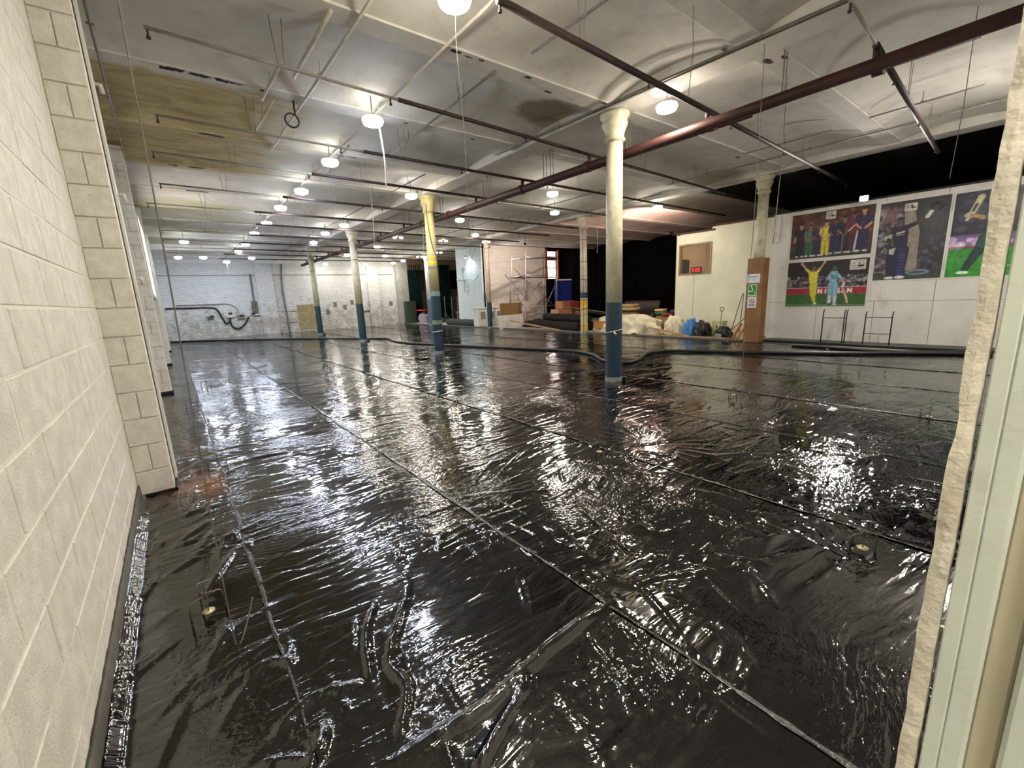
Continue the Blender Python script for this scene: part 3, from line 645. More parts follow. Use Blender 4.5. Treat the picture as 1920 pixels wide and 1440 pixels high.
im.ell(.32, .755, .045, .04, '4e3630'); im.ell(.32, .785, .05, .02, '1a1416'); im.cap(.29, .60, .40, .615, .008, 'b9b0a8'); im.cap(.3, .575, .39, .585, .006, '9a9290'); im.poly([(.2, .4), (.3, .42), (.28, .33), (.21, .34)], 'a3a494'); im.cap(.09, .75, .13, .93, .010, '5c5850')
logo(im, .45, .915, .18, .09)
poster('poster', 'middle cricket poster of a navy-clad batsman holding his helmet aloft', im, 3.045, 1.84, 1.58, 3.36)
# 4: green-clad batsman running
im = Img(150, 270, '191b2b'); im.crowd(0, .55, 1, 1, 160, ['2a2c42', '14162a', '3d3f58', '4c4a60', '22243c'], (.015, .04), .6); im.rect(0, .36, 1, .5, '6e5a92', .9, .03); im.crowd(.02, .37, .85, .47, 16, ['d8c0e0', 'b89ac8', 'e6d6ec'], (.025, .04), .9); im.rect(0, .345, 1, .37, '8c3a50', .8, .01)
im.rect(0, 0, 1, .34, '2f8a30', 1, .01); im.rect(0, .2, 1, .23, '46a040', .5, .02); im.rect(0, .06, 1, .1, '277a2c', .6, .02); im.cap(.5, .1, 1, .12, .005, '9cc08c')
im.cap(.2, .68, .26, .73, .012, 'cfc8b0'); im.cap(.24, .72, .36, .93, .026, 'c8bf98', .030); im.cap(.27, .78, .31, .85, .012, '2c2c2c'); im.ell(.22, .735, .06, .03, 'a9a79a'); im.cap(.27, .73, .42, .69, .018, 'a87c5c', .024)
GR = '0e4a3c'
im.cap(.62, .62, .50, .70, .03, '1a6a54'); im.poly([(.5, .66), (.8, .7), (.78, .42), (.46, .42)], GR); im.cap(.5, .45, .42, .28, .06, GR, .04); im.cap(.42, .30, .28, .10, .045, '17363c', .03); im.cap(.7, .45, .72, .3, .055, GR); im.ell(.25, .055, .09, .018, 'd0ead0'); im.ell(.64, .77, .09, .05, '1c1f2c'); im.ell(.6, .75, .04, .03, SKIN[0]); im.ell(.64, .8, .1, .03, '4c5060')
poster('poster', 'right-hand cricket poster of a green-clad batsman cut off by the door jamb', im, 1.775, .70, 1.58, 3.34)
# signs on the wood casing, facing the camera side (-X face)
def sign(label, im, ya, yb, za, zb, x=12.818):
    s = thing('sign', label, 'sign', (x, (ya+yb)/2, za)); b = MB(); b.box((x-.003, yb, za), (x+.001, ya, zb)); b.build('paper', M_WHITEPAINT, s)
    im.mesh('printed_face', (x-.004, ya, za), (0, yb-ya, 0), (0, 0, zb-za), M_PRINT, s)
im = Img(60, 44, 'd2dbe0'); im.cap(.15, .7, .85, .72, .03, '6a7c88'); im.cap(.2, .55, .8, .57, .02, '8494a0'); im.cap(.35, .42, .65, .43, .02, '8494a0'); 
sign('blank-looking white notice with grey lines, topmost sheet on the wood casing', im, 5.60, 5.27, 1.66, 1.90)
im = Img(50, 60, 'a9cc8c'); im.rect(.1, .12, .9, .9, '1f7a30'); im.cap(.35, .85, .55, .5, .05, 'e8f2e8', .04); im.cap(.1, .42, .45, .42, .04, 'e8f2e8'); im.cap(.55, .5, .85, .2, .03, 'bcdcc0'); im.cap(.2, .7, .2, .86, .04, '14501f')
sign('green and white safety sign, middle sheet on the wood casing', im, 5.56, 5.33, 1.30, 1.62)
im = Img(50, 70, 'd6cfd0'); im.ell(.5, .6, .30, .22, '55504f', 1, .05); im.ell(.5, .6, .24, .175, 'd6cfd0', 1, .05); im.cap(.3, .75, .7, .45, .025, '55504f'); im.rect(.25, .55, .75, .6, '6b6664', .8); im.rect(.15, .2, .85, .3, '5c5856')
sign('white no-smoking sign, lowest sheet on the wood casing', im, 5.56, 5.32, .98, 1.28)

# ------------------------------------------------------------------ black film over the floor
def wrinkles(n, box, seed, ang=0., spread=.3, L=(.3, 1.3), W=(.006, .015), A=(.002, .007)):
    g = np.random.default_rng(seed); out = []
    for _ in range(n):
        cx, cy = g.uniform(box[0], box[1]), g.uniform(box[2], box[3]); a = ang+g.normal(0, spread); out.append((cx, cy, a, g.uniform(*L), g.uniform(*W), g.uniform(*A), g.uniform(-.5, .5)))
    return out
FOLDS = [([(1.62, 1.27), (1.16, 1.26), (.94, 1.23), (.70, 1.215), (.30, 1.26)], .034, .026), ([(.97, 1.20), (.77, 1.125), (.55, 1.03)], .028, .022), ([(.84, 2.13), (.60, 1.80), (.52, 1.66), (.53, 1.5), (.40, 1.3)], .020, .017),
         ([(.62, 2.1), (.50, 1.9), (.42, 1.6)], .017, .014), ([(.05, 1.65), (.22, 1.72), (.42, 1.62)], .018, .013), ([(-.1, 2.0), (.1, 2.05), (.2, 1.95)], .015, .012), ([(-.2, 1.5), (.0, 1.55), (.15, 1.45)], .018, .014),
         ([(1.75, 1.28), (1.95, 1.22), (2.3, 1.0), (2.9, .75)], .010, .014), ([(1.95, 1.28), (2.5, 1.15), (3.1, .8)], .006, .012), ([(2.9, 2.75), (3.05, 2.3), (3.2, 1.9)], .01, .012), ([(3.6, 2.6), (4.1, 2.4), (4.9, 2.4)], .008, .016),
         ([(3.1, 3.2), (3.3, 2.9), (3.4, 2.6), (3.3, 2.4)], .010, .012), ([(3.9, 1.9), (4.2, 1.7), (4.3, 1.4)], .010, .014), ([(4.6, 1.4), (4.9, 1.2), (5.0, .9)], .009, .014)]
WR = wrinkles(420, (-.4, 7, .2, 5), 3, 0, .28) + wrinkles(260, (-.4, 9, 4.5, 10), 4, 0, .25, (.5, 1.8), (.018, .035), (.003, .008)) \
   + wrinkles(170, (.1, 3.5, .6, 2.6), 5, 1.1, .6, (.10, .5), (.008, .02), (.003, .010)) + wrinkles(60, (3.4, 6, .4, 2.4), 8, 1.2, .8, (.1, .4), (.01, .02), (.003, .008)) + wrinkles(60, (-.45, .2, 1, 6), 9, .9, .4, (.15, .5), (.014, .028), (.006, .014))
for k in range(26):   # radial creases near the third level
    a = k*2*PI/26+.1; WR.append((3.75+.45*math.cos(a), 2.55+.45*math.sin(a), a, .5, .012, .006, .2))
def height(Xg, Yg):
    H = .0012*np.sin(Xg*3+np.sin(Yg*2.3)*1.5)+.0012*np.sin(Yg*4.1+np.sin(Xg*2.2)*2)
    ny, nx = Xg.shape; ymin, ymax = Yg[0, 0], Yg[-1, 0]; xmin, xmax = Xg[0, 0], Xg[0, -1]; ysv = Yg[:, 0]; xsv = Xg[0, :]
    for cx, cy, a, L, W, A, cv in WR:
        if cx+L < xmin or cx-L > xmax: continue
        e = L*.75; i0, i1 = np.searchsorted(ysv, (cy-e, cy+e)); j0, j1 = np.searchsorted(xsv, (cx-e, cx+e))
        if i1 <= i0 or j1 <= j0: continue
        x = Xg[i0:i1, j0:j1]-cx; y = Yg[i0:i1, j0:j1]-cy; c, s = math.cos(a), math.sin(a); u = (x*c+y*s)/(L*.5); v = -x*s+y*c + cv*.12*L*u*u
        H[i0:i1, j0:j1] += A*np.exp(-(v/W)**2)*np.clip(1-u*u, 0, 1)
    for pts, A, W in FOLDS:
        P = [Vector((*p, 0)) for p in pts]; P = spline(P, 8)
        x0, x1 = min(p.x for p in P)-.12, max(p.x for p in P)+.12; y0, y1 = min(p.y for p in P)-.12, max(p.y for p in P)+.12
        i0, i1 = np.searchsorted(ysv, (y0, y1)); j0, j1 = np.searchsorted(xsv, (x0, x1))
        if i1 <= i0 or j1 <= j0: continue
        x = Xg[i0:i1, j0:j1]; y = Yg[i0:i1, j0:j1]; best = np.full(x.shape, 9.); tb = np.zeros(x.shape)
        for k in range(len(P)-1):
            ax, ay, bx, by = P[k].x, P[k].y, P[k+1].x, P[k+1].y; dx, dy = bx-ax, by-ay; q = np.clip(((x-ax)*dx+(y-ay)*dy)/(dx*dx+dy*dy+1e-9), 0, 1)
            d = np.hypot(x-ax-q*dx, y-ay-q*dy); m_ = d < best; best = np.where(m_, d, best); tb = np.where(m_, (k+q)/(len(P)-1), tb)
        H[i0:i1, j0:j1] += A*np.exp(-(best/W)**2)*np.clip(np.sin(np.clip(tb, .02, .98)*PI)*2.2, 0, 1)
    return H
SEAM = [-.44, .21, 1.60, 3.37, 5.05, 6.75, 8.5, 10.3, 12.93]
lab = ['narrow black film strip beside the block wall with orange-tinted patch', 'black film strip second from the block wall', 'black film strip third from the block wall, with the long loose folds in front', 'black film strip fourth from the wall, strewn with radial creases',
       'black film strip fifth from the wall, mirroring the wall flood lamp', 'black film strip under the hose bends beyond the nearest column', 'black film strip seventh from the wall, between hose and far columns', 'dull black film strip along the far column row']
for s in range(8):
    x0, x1 = SEAM[s]-(.05 if s else 0), SEAM[s+1]
    dx = .016 if s < 3 else (.02 if s < 4 else (.03 if s < 5 else .05))
    xs = np.linspace(x0, x1, int((x1-x0)/dx)+1); ysl = []; y = .04
    if s == 0: y = .7
    while y < 29.35:
        ysl.append(y); y += (max(dx, .016) if y < 3.5 else .03 if y < 6 else .06 if y < 10 else .3)
    ysv = np.array(ysl); Xg, Yg = np.meshgrid(xs, ysv); H = height(Xg, Yg)
    jag = (.008*np.sin(ysv*1.3+s)+.003*np.sin(ysv*7)+rng.normal(0, .0015, len(ysv)))
    Xg2 = Xg.copy(); Xg2[:, 0] += jag*.8
    kz = np.exp(-((Xg-x0)/.03)**2)*(.002+.0022*np.abs(np.sin(Yg*13+s)))*(s > 0)      # lapped, raised edge
    kz2 = np.exp(-((Xg-x1)/.035)**2)*(-.001)
    H += kz + kz2 + .002*(s % 2)
    if s == 0:
        H += .05*np.exp(-((Xg+.44)/.035)**2)*(Yg < 4.75); 
    P = np.stack([Xg2, Yg, H+.001], -1).reshape(-1, 3); h, w_ = Xg.shape; idx = np.arange(h*w_).reshape(h, w_)
    F = np.stack([idx[:-1, :-1], idx[:-1, 1:], idx[1:, 1:], idx[1:, :-1]], -1).reshape(-1, 4)
    if s == 0:   # cut round the wall piers
        fc = P[F].mean(1); bad = np.zeros(len(F), bool)
        for py in PY: bad |= (fc[:, 0] < XW+PIERW-.02) & (fc[:, 1] > py) & (fc[:, 1] < py+.37)
        F = F[~bad]
    me = bpy.data.meshes.new('plastic_sheet'); me.vertices.add(len(P)); me.vertices.foreach_set('co', P.ravel()); me.loops.add(F.size); me.loops.foreach_set('vertex_index', F.ravel())
    me.polygons.add(len(F)); me.polygons.foreach_set('loop_start', np.arange(0, F.size, 4)); me.polygons.foreach_set('loop_total', np.full(len(F), 4)); me.polygons.foreach_set('use_smooth', np.ones(len(F), bool)); me.update(calc_edges=True)
    me.materials.append(M_FILMS[s % 3]); o = bpy.data.objects.new('plastic_sheet', me); COL.objects.link(o); tag(o, lab[s], 'plastic sheet', 'black film strips')
    if s:
        b = MB(); yt = np.arange(.1, 29.2, .04); 
        for i, yy in enumerate(yt):
            wv = .011+.005*math.sin(yy*2.1+s)+rnd.uniform(-.003, .003); dx_ = .004*math.sin(yy*7+s)-.05; zz = .0075+.003*rnd.random()
            b.v += [(SEAM[s]-wv+dx_, yy, .003+zz*.5), (SEAM[s]-.004+dx_, yy+rnd.uniform(-.01, .01), zz+.006*rnd.random()), (SEAM[s]+wv+dx_, yy, .003+zz*.5)]
            if i: q = 3*(i-1); b.f += [(q, q+1, q+4, q+3), (q+1, q+2, q+5, q+4)]; b.mi += [0, 0]
        b.build('seam_tape', M_TAPE, o, smooth=True)
# edge of the film, then bare slab
b = MB(); b.box((12.95, 5.7, 0), (13.03, 28.9, .05), bev=.004)
tag(b.build('edge_board', mat('grey_edge_board', '5b5a57', .7)), 'long grey low edge board where the film ends at the storage side', 'board')
b = MB(); b.box((13.03, 5.7, -.01), (14.55, 20.9, .012)); b.box((13.03, 20.9, -.01), (14.35, 28.9, .012)); struct(b.build('floor_slab', mat('pale_dusty_slab', 'b5b0a6', .9, 0, .12, 3)))
b = MB(); b.box((13.2, .1, 0), (13.79, 5.3, .06), bev=.01); tag(b.build('edge_upstand', M_BLACK), 'black upstand along the foot of the poster wall', 'strip')

# ------------------------------------------------------------------ hoses
hp = [AZ(320, 641, .04), AZ(420, 638, .04), AZ(560, 635, .04), AZ(700, 635, .04), AZ(728, 635, .04), AZ(745, 641, .04), AZ(820, 646, .04), AZ(950, 652, .04), AZ(1060, 657, .04), AZ(1110, 664, .04), AZ(1130, 675, .04), AZ(1165, 680, .04), AZ(1195, 675, .04), AZ(1212, 663, .04), AZ(1240, 658, .04), AZ(1300, 658, .04), AZ(1420, 661, .04), AZ(1560, 662, .04), AZ(1700, 662, .04), AZ(1815, 663, .04), AZ(1860, 663, .04)]
b = MB(); b.tube(spline(hp, 5), .038, 10); tag(b.build('hose', M_BLACK, smooth=True), 'long thick black hose snaking across the film and round the nearest column', 'hose')
hp = [AZ(1485, 648, .03), AZ(1540, 651, .03), AZ(1620, 656, .03), AZ(1700, 659, .03), AZ(1815, 659, .03), AZ(1860, 659, .03)]
b = MB(); b.tube(spline(hp, 4), .028, 8); tag(b.build('hose', M_BLACK, smooth=True), 'shorter black hose lying close to the poster wall', 'hose')

# ------------------------------------------------------------------ screed levels
def make_level():
    r = thing('screed_level', '', 'level marker', (0, 0, 0), 'screed level tripods'); R = .0045
    b = MB(); b.tube([(-.08, 0, 0), (-.078, 0, .09)] + arc((-.048, 0, .09), .03, PI, PI/2, 5)[1:] + [(0, 0, .122)] + arc((.048, 0, .09), .03, PI/2, 0, 5) + [(.08, 0, 0)], R, 8); b.build('arch', M_BRASS, r, smooth=True)
    b = MB(); b.tube([(0, 0, .122), (0, .05, .12), (.0, .072, .1), (.0, .078, 0)], R, 8); b.build('leg', M_BRASS, r, smooth=True)
    b = MB(); b.tube([(0, 0, .03), (0, 0, .20)], .004, 8); b.build('threaded_rod', M_STEEL, r)
    b = MB(); b.lathe([(.009, .105), (.010, .11), (.010, .135), (.008, .14)], (0, 0, 0), 10); b.build('collar', M_BRASS, r)
    b = MB(); b.tube([(-.025, .006, .202), (.03, -.006, .202)], .003, 6); b.build('handle', M_STEEL, r)
    b = MB(); b.lathe([(.0, .026), (.028, .028), (.03, .031), (.0, .034)], (0, 0, 0), 20); b.build('disc', M_DISC, r, smooth=True)
    b = MB(); b.box((.010, -.004, .118), (.032, .004, .134), bev=.002); b.build('wing_nut', M_BRASS, r)
    return r
LV = [((-.09, 2.60), 'nearest the block wall, standing in the foreground'), ((3.03, .56), 'large in the right foreground near the door jamb'), ((3.16, 2.70), 'right of centre among radial creases'), ((.13, 5.05), 'behind the first wall pier, in orange-tinted film'), ((.04, 8.9), 'at the wall side, third away from the camera'), ((.35, 10.9), 'wall side, fourth away, level with second pier'),
      ((2.98, 5.15), 'mid-floor, left of the nearest column'), ((3.15, 9.0), 'second in the middle row going away'), ((3.03, 11.5), 'third in the middle row going away'), ((2.93, 15.5), 'fourth in the middle row going away'), ((2.6, 18.9), 'fifth in the middle row, close to the hose'), ((3.67, 18.0), 'just right of the fifth in the middle row'),
      ((6.32, 2.85), 'right of the nearest column, first beyond the folds'), ((6.67, .80), 'partly at the door jamb on the right'), ((5.75, 5.55), 'at the foot of the nearest column, left side'), ((6.33, 9.3), 'between the first and second columns'), ((7.25, 7.9), 'before the hose, between the first two columns'), ((6.06, 15.3), 'just behind the second column'), ((6.26, 21.6), 'between the third and fourth columns'),
      ((8.92, 2.95), 'small, straight below the black hoops'), ((12.08, 3.86-.5), 'in front of the right-hand black hoop'), ((9.25, 12.4), 'beyond the hose, right of the second column'), ((10.98, 10.7), 'beyond the hose, in front of the yellow column'), ((12.15, 8.97), 'by the dust sheet heap'), ((12.6, 5.95), 'just left of the wood casing')]
proto = make_level()
for i, ((x, y), s_) in enumerate(LV):
    o = proto if i == 0 else copy_tree(proto); o.location = (x, y, .004); o.rotation_euler = (0, 0, rnd.uniform(-.35, .15) if i > 2 else (.35, -.65, -.5)[i]); o.scale = (1, 1, 1)
    o['label'] = 'wire tripod level marker, ' + s_

# ------------------------------------------------------------------ sprinkler pipework
XM = 6.56; ZM = 3.9
mp = thing('sprinkler_main', 'thick red-brown main pipe running the length of the ceiling beside the near columns', 'pipe', (XM, 5, ZM))
b = MB(); b.tube([(XM-.1, .1, ZM), (XM, 5, ZM), (XM, 28.3, ZM)], .075, 14); b.build('pipe', M_MAIN, mp, smooth=True)
for y in (1.62, 3.5, 5.85, 7.8, 11.0, 12.6, 16.2, 18.9, 21.4, 25.4):
    b = MB(); b.tube([(XM, y-.05, ZM), (XM, y+.05, ZM)], .098, 14); sharp(b.build('coupling', M_MAIN, mp))
for y in (2.6, 5.0, 6.9, 7.1, 9.1, 9.3, 11.5, 13.6, 14.0, 15.8, 17.9, 20.1, 22.3, 24.4):
    b = MB(); b.tube([(XM+.02, y, ZM+.06), (XM+.02, y, ceil_z(y)-.002)], .008, 6); b.tube([(XM+.1, y, ZM+.05), (XM+.1, y, ceil_z(y)-.002)], .006, 6); b.build('hanger', M_CONDUIT, mp)
b = MB(); b.tube([(XM+.13, 3.0, ZM-.03), (XM+.13, 12.0, ZM-.03)], .018, 8); b.build('side_pipe', M_PIPE, mp, smooth=True)
BR = [((5.31, 1.58), (12.9, 2.03), 6.5), ((2.64, 3.37), (14.8, 4.0), 2.4), ((.22, 5.43), (12.5, 6.2), 2.7), ((.25, 7.63), (16.2, 8.0), 3.0), ((.17, 9.33), (12.4, 9.9), 2.6), ((.23, 11.51), (13.5, 12.35), 2.5), ((-.03, 13.65), (13.5, 14.3), 2.2), ((.2, 15.6), (13.5, 16.4), 2.5), ((.2, 17.9), (13.5, 18.8), 2.6), ((.2, 20.1), (12.8, 21.1), 2.6), ((.2, 22.4), (12.8, 23.1), 2.6), ((.2, 24.6), (12.6, 25.1), 2.4), ((.2, 26.9), (12.6, 27.2), 2.4)]
for i, (a, c, xr) in enumerate(BR):
    f = lambda x: a[1]+(c[1]-a[1])*(x-a[0])/(c[0]-a[0])
    zb = 4.1
    br = thing('sprinkler_branch', 'dark red-brown branch pipe crossing under the ceiling, %s from the camera' % NTH[i], 'pipe', (XM, f(XM), zb), 'sprinkler branch pipes')
    x0 = max(xr, a[0]); b = MB(); b.tube([(x0, f(x0), zb), (c[0], f(c[0]), zb)], .028 if i > 1 else .036, 8); b.build('pipe', M_PIPE, br, smooth=True)
    if xr > a[0]+.1:
        b = MB(); b.tube([(a[0], f(a[0]), zb), (x0, f(x0), zb)], .017, 8); b.build('painted_pipe', M_GREYPIPE, br, smooth=True, label='thin grey-painted end run')
    b = MB(); b.tube([(XM, f(XM), ZM+.04), (XM, f(XM), zb+.01)], .035, 10); b.build('riser', M_PIPE, br, smooth=True)
    x = a[0]+.02; k = 0
    while x < c[0]:
        if abs(x-XM) > .3 and abs(x-6.18) > .3:
            b = MB(); b.tube([(x, f(x), zb), (x, f(x), zb-.07)], .010, 6); b.lathe([(.018, -.09), (.018, -.07), (.009, -.065)], (x, f(x), zb), 8); b.build('sprinkler_head', M_PIPE, br)
            if i < 9:
                xx = x+1.1
                if xx < c[0] and abs(xx-6.18) > .35 and abs(xx-13) > .3:
                    cz = ceil_z(f(xx)); b = MB(); b.tube([(xx-.03, f(xx), zb+.015), (xx-.06, f(xx), cz-.002)], .004, 4); b.tube([(xx+.03, f(xx), zb+.015), (xx+.06, f(xx), cz-.002)], .004, 4); b.build('hanger', M_CONDUIT, br)
        x += 2.35; k += 1
# ceiling conduits (mostly running away from the camera)
CN = [((8.22, 2.42), (8.24, 1.06), .013, 0, 'short dark conduit over the right-hand big pipe junction'), ((10.3, 2.6), (10.24, 1.2), .013, 0, 'thin dark conduit on the right vault, left of the long one'), ((11.4, 7.3), (11.38, .4), .016, 0, 'long thin dark conduit over the right side of the ceiling'), ((8.0, 5.15), (8.19, 2.83), .014, 0, 'dark conduit ending above the thick pipe, right of the nearest column'),
      ((5.62, 7.5), (5.95, .3), .016, 0, 'pair conduit running along the near ceiling beam, left strand'), ((5.68, 7.5), (6.01, .3), .012, 0, 'pair conduit running along the near ceiling beam, right strand'), ((1.71, 4.86), (1.70, 6.43), .022, 1, 'short thick pale conduit left of the long pale conduit'), ((1.99, 2.9), (1.94, 9.5), .018, 1, 'long pale conduit crossing the nearest vaults'),
      ((2.95, 2.0), (2.97, 28.6), .016, 1, 'pale conduit carrying the row of cool lamps'), ((3.88, 4.34), (3.86, 1.5), .016, 0, 'dark conduit at the top of the picture, right of the top lamp'), ((3.89, 8.6), (3.75, 4.91), .016, 0, 'dark conduit between the lamp row and the nearest column'), ((1.5, 6.1), (1.47, 7.3), .022, 1, 'short pale conduit inside the yellow stain, nearer one'), ((1.6, 7.2), (1.57, 8.6), .018, 1, 'pale conduit inside the yellow stain, further one'),
      ((-.15, 3.5), (-.21, 11.2), .013, 0, 'grey conduit following the top of the block wall'), ((3.05, 8.49), (3.22, 11.1), .012, 0, 'angled conduit behind the second cool lamp'), ((10.4, 4.8), (10.47, 3.2), .012, 0, 'short conduit pair right of the warm lamp'), ((5.1, 9.5), (5.1, 27.5), .014, 0, 'dark conduit carrying the second lamp row'), ((8.3, 7.5), (8.2, 27), .014, 0, 'dark conduit carrying the third lamp row'), ((10.2, 8.5), (10.2, 26), .013, 0, 'dark conduit carrying the fourth lamp row'), ((12.2, 8), (12.2, 24), .013, 0, 'dark conduit left of the far columns')]
for (a, c, r, pale, lb) in CN:
    n = max(2, int(abs(c[1]-a[1])/.3)); m_ = M_CONDUITW if pale else M_CONDUIT
    zc_ = 4.395 if 5.5 < a[0] < 6.5 else 4.424; t_ = thing('conduit', lb, 'conduit', (a[0], a[1], zc_)); b = MB(); b.tube([(a[0], a[1], zc_), (c[0], c[1], zc_)], r, 7); b.build('tube', m_, t_, smooth=True)
    L_ = abs(c[1]-a[1]); k = 0
    for u in ((.5,) if L_ < 3 else [(q+.5)/int(L_/1.8) for q in range(int(L_/1.8))]):
        x, y = a[0]+(c[0]-a[0])*u, a[1]+(c[1]-a[1])*u
        b = MB(); b.tube([(x, y, 4.42), (x, y, ceil_z(y)-.002)], .006, 5); b.box((x-.03, y-.02, 4.435), (x+.03, y+.02, 4.443)); b.build('clip', m_, t_)
# black coil hanging at the stain
b = MB(); p = AZ(556, 236, 4.1); b.tube([(p.x, p.y, 4.42), (p.x+.0, p.y, 4.25)] + arc((p.x-.05, p.y, 4.16), .09, PI/2-.5, PI/2-.5+2*PI, 18), .012, 7)
tag(b.build('cable_coil', M_BLACK, smooth=True), 'small black loop of cable hanging below the stained vault', 'cable')
# rough dark chips knocked out of the ribs
SCARS = [(321, 121, .17, 'long black one nearest the block wall, above the yellow stain'), (375, 142, .12, 'first of the chain above the yellow stain'), (425, 148, .16, 'middle of the chain above the yellow stain'), (445, 157, .07, 'end of the chain above the yellow stain'), (495, 170, .06, 'where the short pale conduit ends'), (388, 247, .14, 'thin one on the second stained rib'), (412, 250, .09, 'right end of the second stained rib'),
         (325, 306, .10, 'left one on the brown-edged rib'), (370, 313, .18, 'right one on the brown-edged rib'), (370, 358, .34, 'bar-shaped one below the white vault'), (640, 289, .05, 'right of the coil'), (662, 294, .07, 'beyond the second cool lamp'), (860, 91, .07, 'under the top lamp'), (885, 100, .05, 'second right of the top lamp'), (908, 109, .05, 'third right of the top lamp'), (991, 145, .06, 'middle of the vault left of the capital'), (1028, 172, .08, 'thin one left of the capital'),
         (761, 231, .04, 'small round one between the cool lamp and the pipe'), (886, 261, .05, 'small one above the brown pipe'), (1129, 203, .07, 'beside the nearest capital'), (1440, 115, .09, 'right of the thick pipe, on the diagonal rib'), (1470, 108, .08, 'far right, above the thick pipe'), (1880, 75, .2, 'big one at the top right corner'), (1884, 160, .16, 'big one by the door jamb'), (395, 431, .4, 'far left rib, longer one'), (350, 425, .3, 'far left rib, shorter one'), (1365, 300, .1, 'above the boxed column')]
for i, (x, y, L_, lb_) in enumerate([(AZ(a_, b_, ZC).x, AZ(a_, b_, ZC).y, c_, d_) for a_, b_, c_, d_ in SCARS]):
    b = MB(); yr = YR0+round((y-YR0)/SR)*SR; y = min(max(y, yr-.09), yr+.09); zz = ZC; nch = max(1, int(L_/.05))
    for q_ in range(nch):
        n_ = 9; cx = x+(q_-(nch-1)/2)*L_*1.3/nch; cy = y+rnd.uniform(-.012, .012); L2 = L_*1.35/nch*rnd.uniform(.7, 1.2); w2 = min(.055, L_*.5)*rnd.uniform(.5, 1.1); vs = []
        rr0 = [.55+.6*rnd.random() for _ in range(n_)]
        for kz, sc in ((-.001, 1), (-.007, .7)):
            for q in range(n_):
                a = 2*PI*q/n_; vs.append((cx+L2*math.cos(a)*rr0[q]*sc, cy+w2*math.sin(a)*rr0[q]*sc, zz+kz))
        b.add(vs, [(q, n_+q, n_+(q+1) % n_, (q+1) % n_) for q in range(n_)] + [tuple(range(n_, 2*n_))])
    tag(b.build('ceiling_scar', mat('sooty_scar', '2a2520', .9)), 'dark ragged ceiling scar, ' + lb_, 'scar', 'dark scars along the ceiling ribs')

# ------------------------------------------------------------------ lamps
def lamp(x, y, z, m, label, r=.14, drop=None, oval=1., name='ceiling_lamp'):
    t_ = thing(name, label, 'lamp', (x, y, z), 'ceiling lamps')
    b = MB(); b.lathe([(r*.5, .055), (r*1.02, .04), (r*1.1, .012), (r*1.08, 0), (r, 0)], (0, 0, 0), 20)
    b.v = [(x+p[0]*oval, y+p[1], z+p[2]) for p in b.v]; b.build('body', M_RIM, t_, smooth=True)
    b = MB(); b.lathe([(r, .002), (r, -.025), (r*.9, -.042), (r*.62, -.056), (0, -.06)], (0, 0, 0), 20)
    b.v = [(x+p[0]*oval, y+p[1], z+p[2]) for p in b.v]; b.build('diffuser', m, t_, smooth=True)
    zt = ceil_z(y); b = MB(); b.tube([(x, y, z+.05), (x, y, zt-.002)], .008, 6); b.build('stem', M_CONDUIT, t_); return t_
LC, LN_, LW = M_LAMPC, M_LAMPN, M_LAMPW
LAMPS = [(852, 1, 4.2, LW, 'top edge of the picture, biggest of all'), (1250, 202, 4.2, LW, 'warm one right of the nearest column capital'), (699, 228, 4.2, LC, 'first cool one, with a white cord beside it'), (619, 305, 4.2, LC, 'second cool one in the left row'), (565, 359, 4.2, LC, 'third cool one in the left row'), (771, 368, 4.2, LW, 'warm one left of the second column'),
         (1036, 364, 4.2, LW, 'warm one just left of the nearest column'), (1040, 399, 4.2, LN_, 'below the warm one left of the nearest column'), (1233, 389, 4.2, LW, 'by the reddish glow right of the nearest column'), (862, 413, 4.2, LN_, 'right of the second column capital'), (526, 390, 4.2, LC, 'fourth cool one in the left row'), (500, 419, 4.2, LC, 'fifth cool one in the left row'), (477, 438, 4.2, LC, 'sixth cool one in the left row'),
         (610, 438, 4.2, LC, 'left of the third column, larger'), (645, 423, 4.2, LN_, 'just above the third column'), (460, 458, 4.2, LC, 'seventh cool one in the left row'), (588, 455, 4.2, LC, 'left of the third column, smaller'), (345, 454, 4.2, LC, 'oval one near the block wall'), (334, 483, 4.0, LC, 'furthest left of the low far pair'), (381, 483, 4.0, LC, 'right one of the low far pair'), (425, 491, 3.95, LC, 'far one with a short white cord'),
         (447, 472, 4.2, LC, 'eighth cool one in the left row'), (472, 484, 4.0, LC, 'far left, right of the corded one'), (651, 478, 4.2, LN_, 'right behind the third column'), (707, 463, 4.2, LN_, 'right of the third column'), (722, 480, 4.1, LN_, 'far middle, right of the third column, lower'), (610, 495, 4.0, LN_, 'far one beside the fourth column'), (685, 496, 4.0, LN_, 'far one above the whitewashed wall'), (737, 493, 4.1, LN_, 'far one left of the recess'),
         (756, 489, 4.1, LN_, 'far one over the recess'), (891, 441, 4.2, LN_, 'above the blue-white pier')]
for (px, py, z, m_, s_) in LAMPS:
    p = AZ(px, py, z); lamp(p.x, p.y, z, m_, 'round white ceiling lamp, ' + s_)
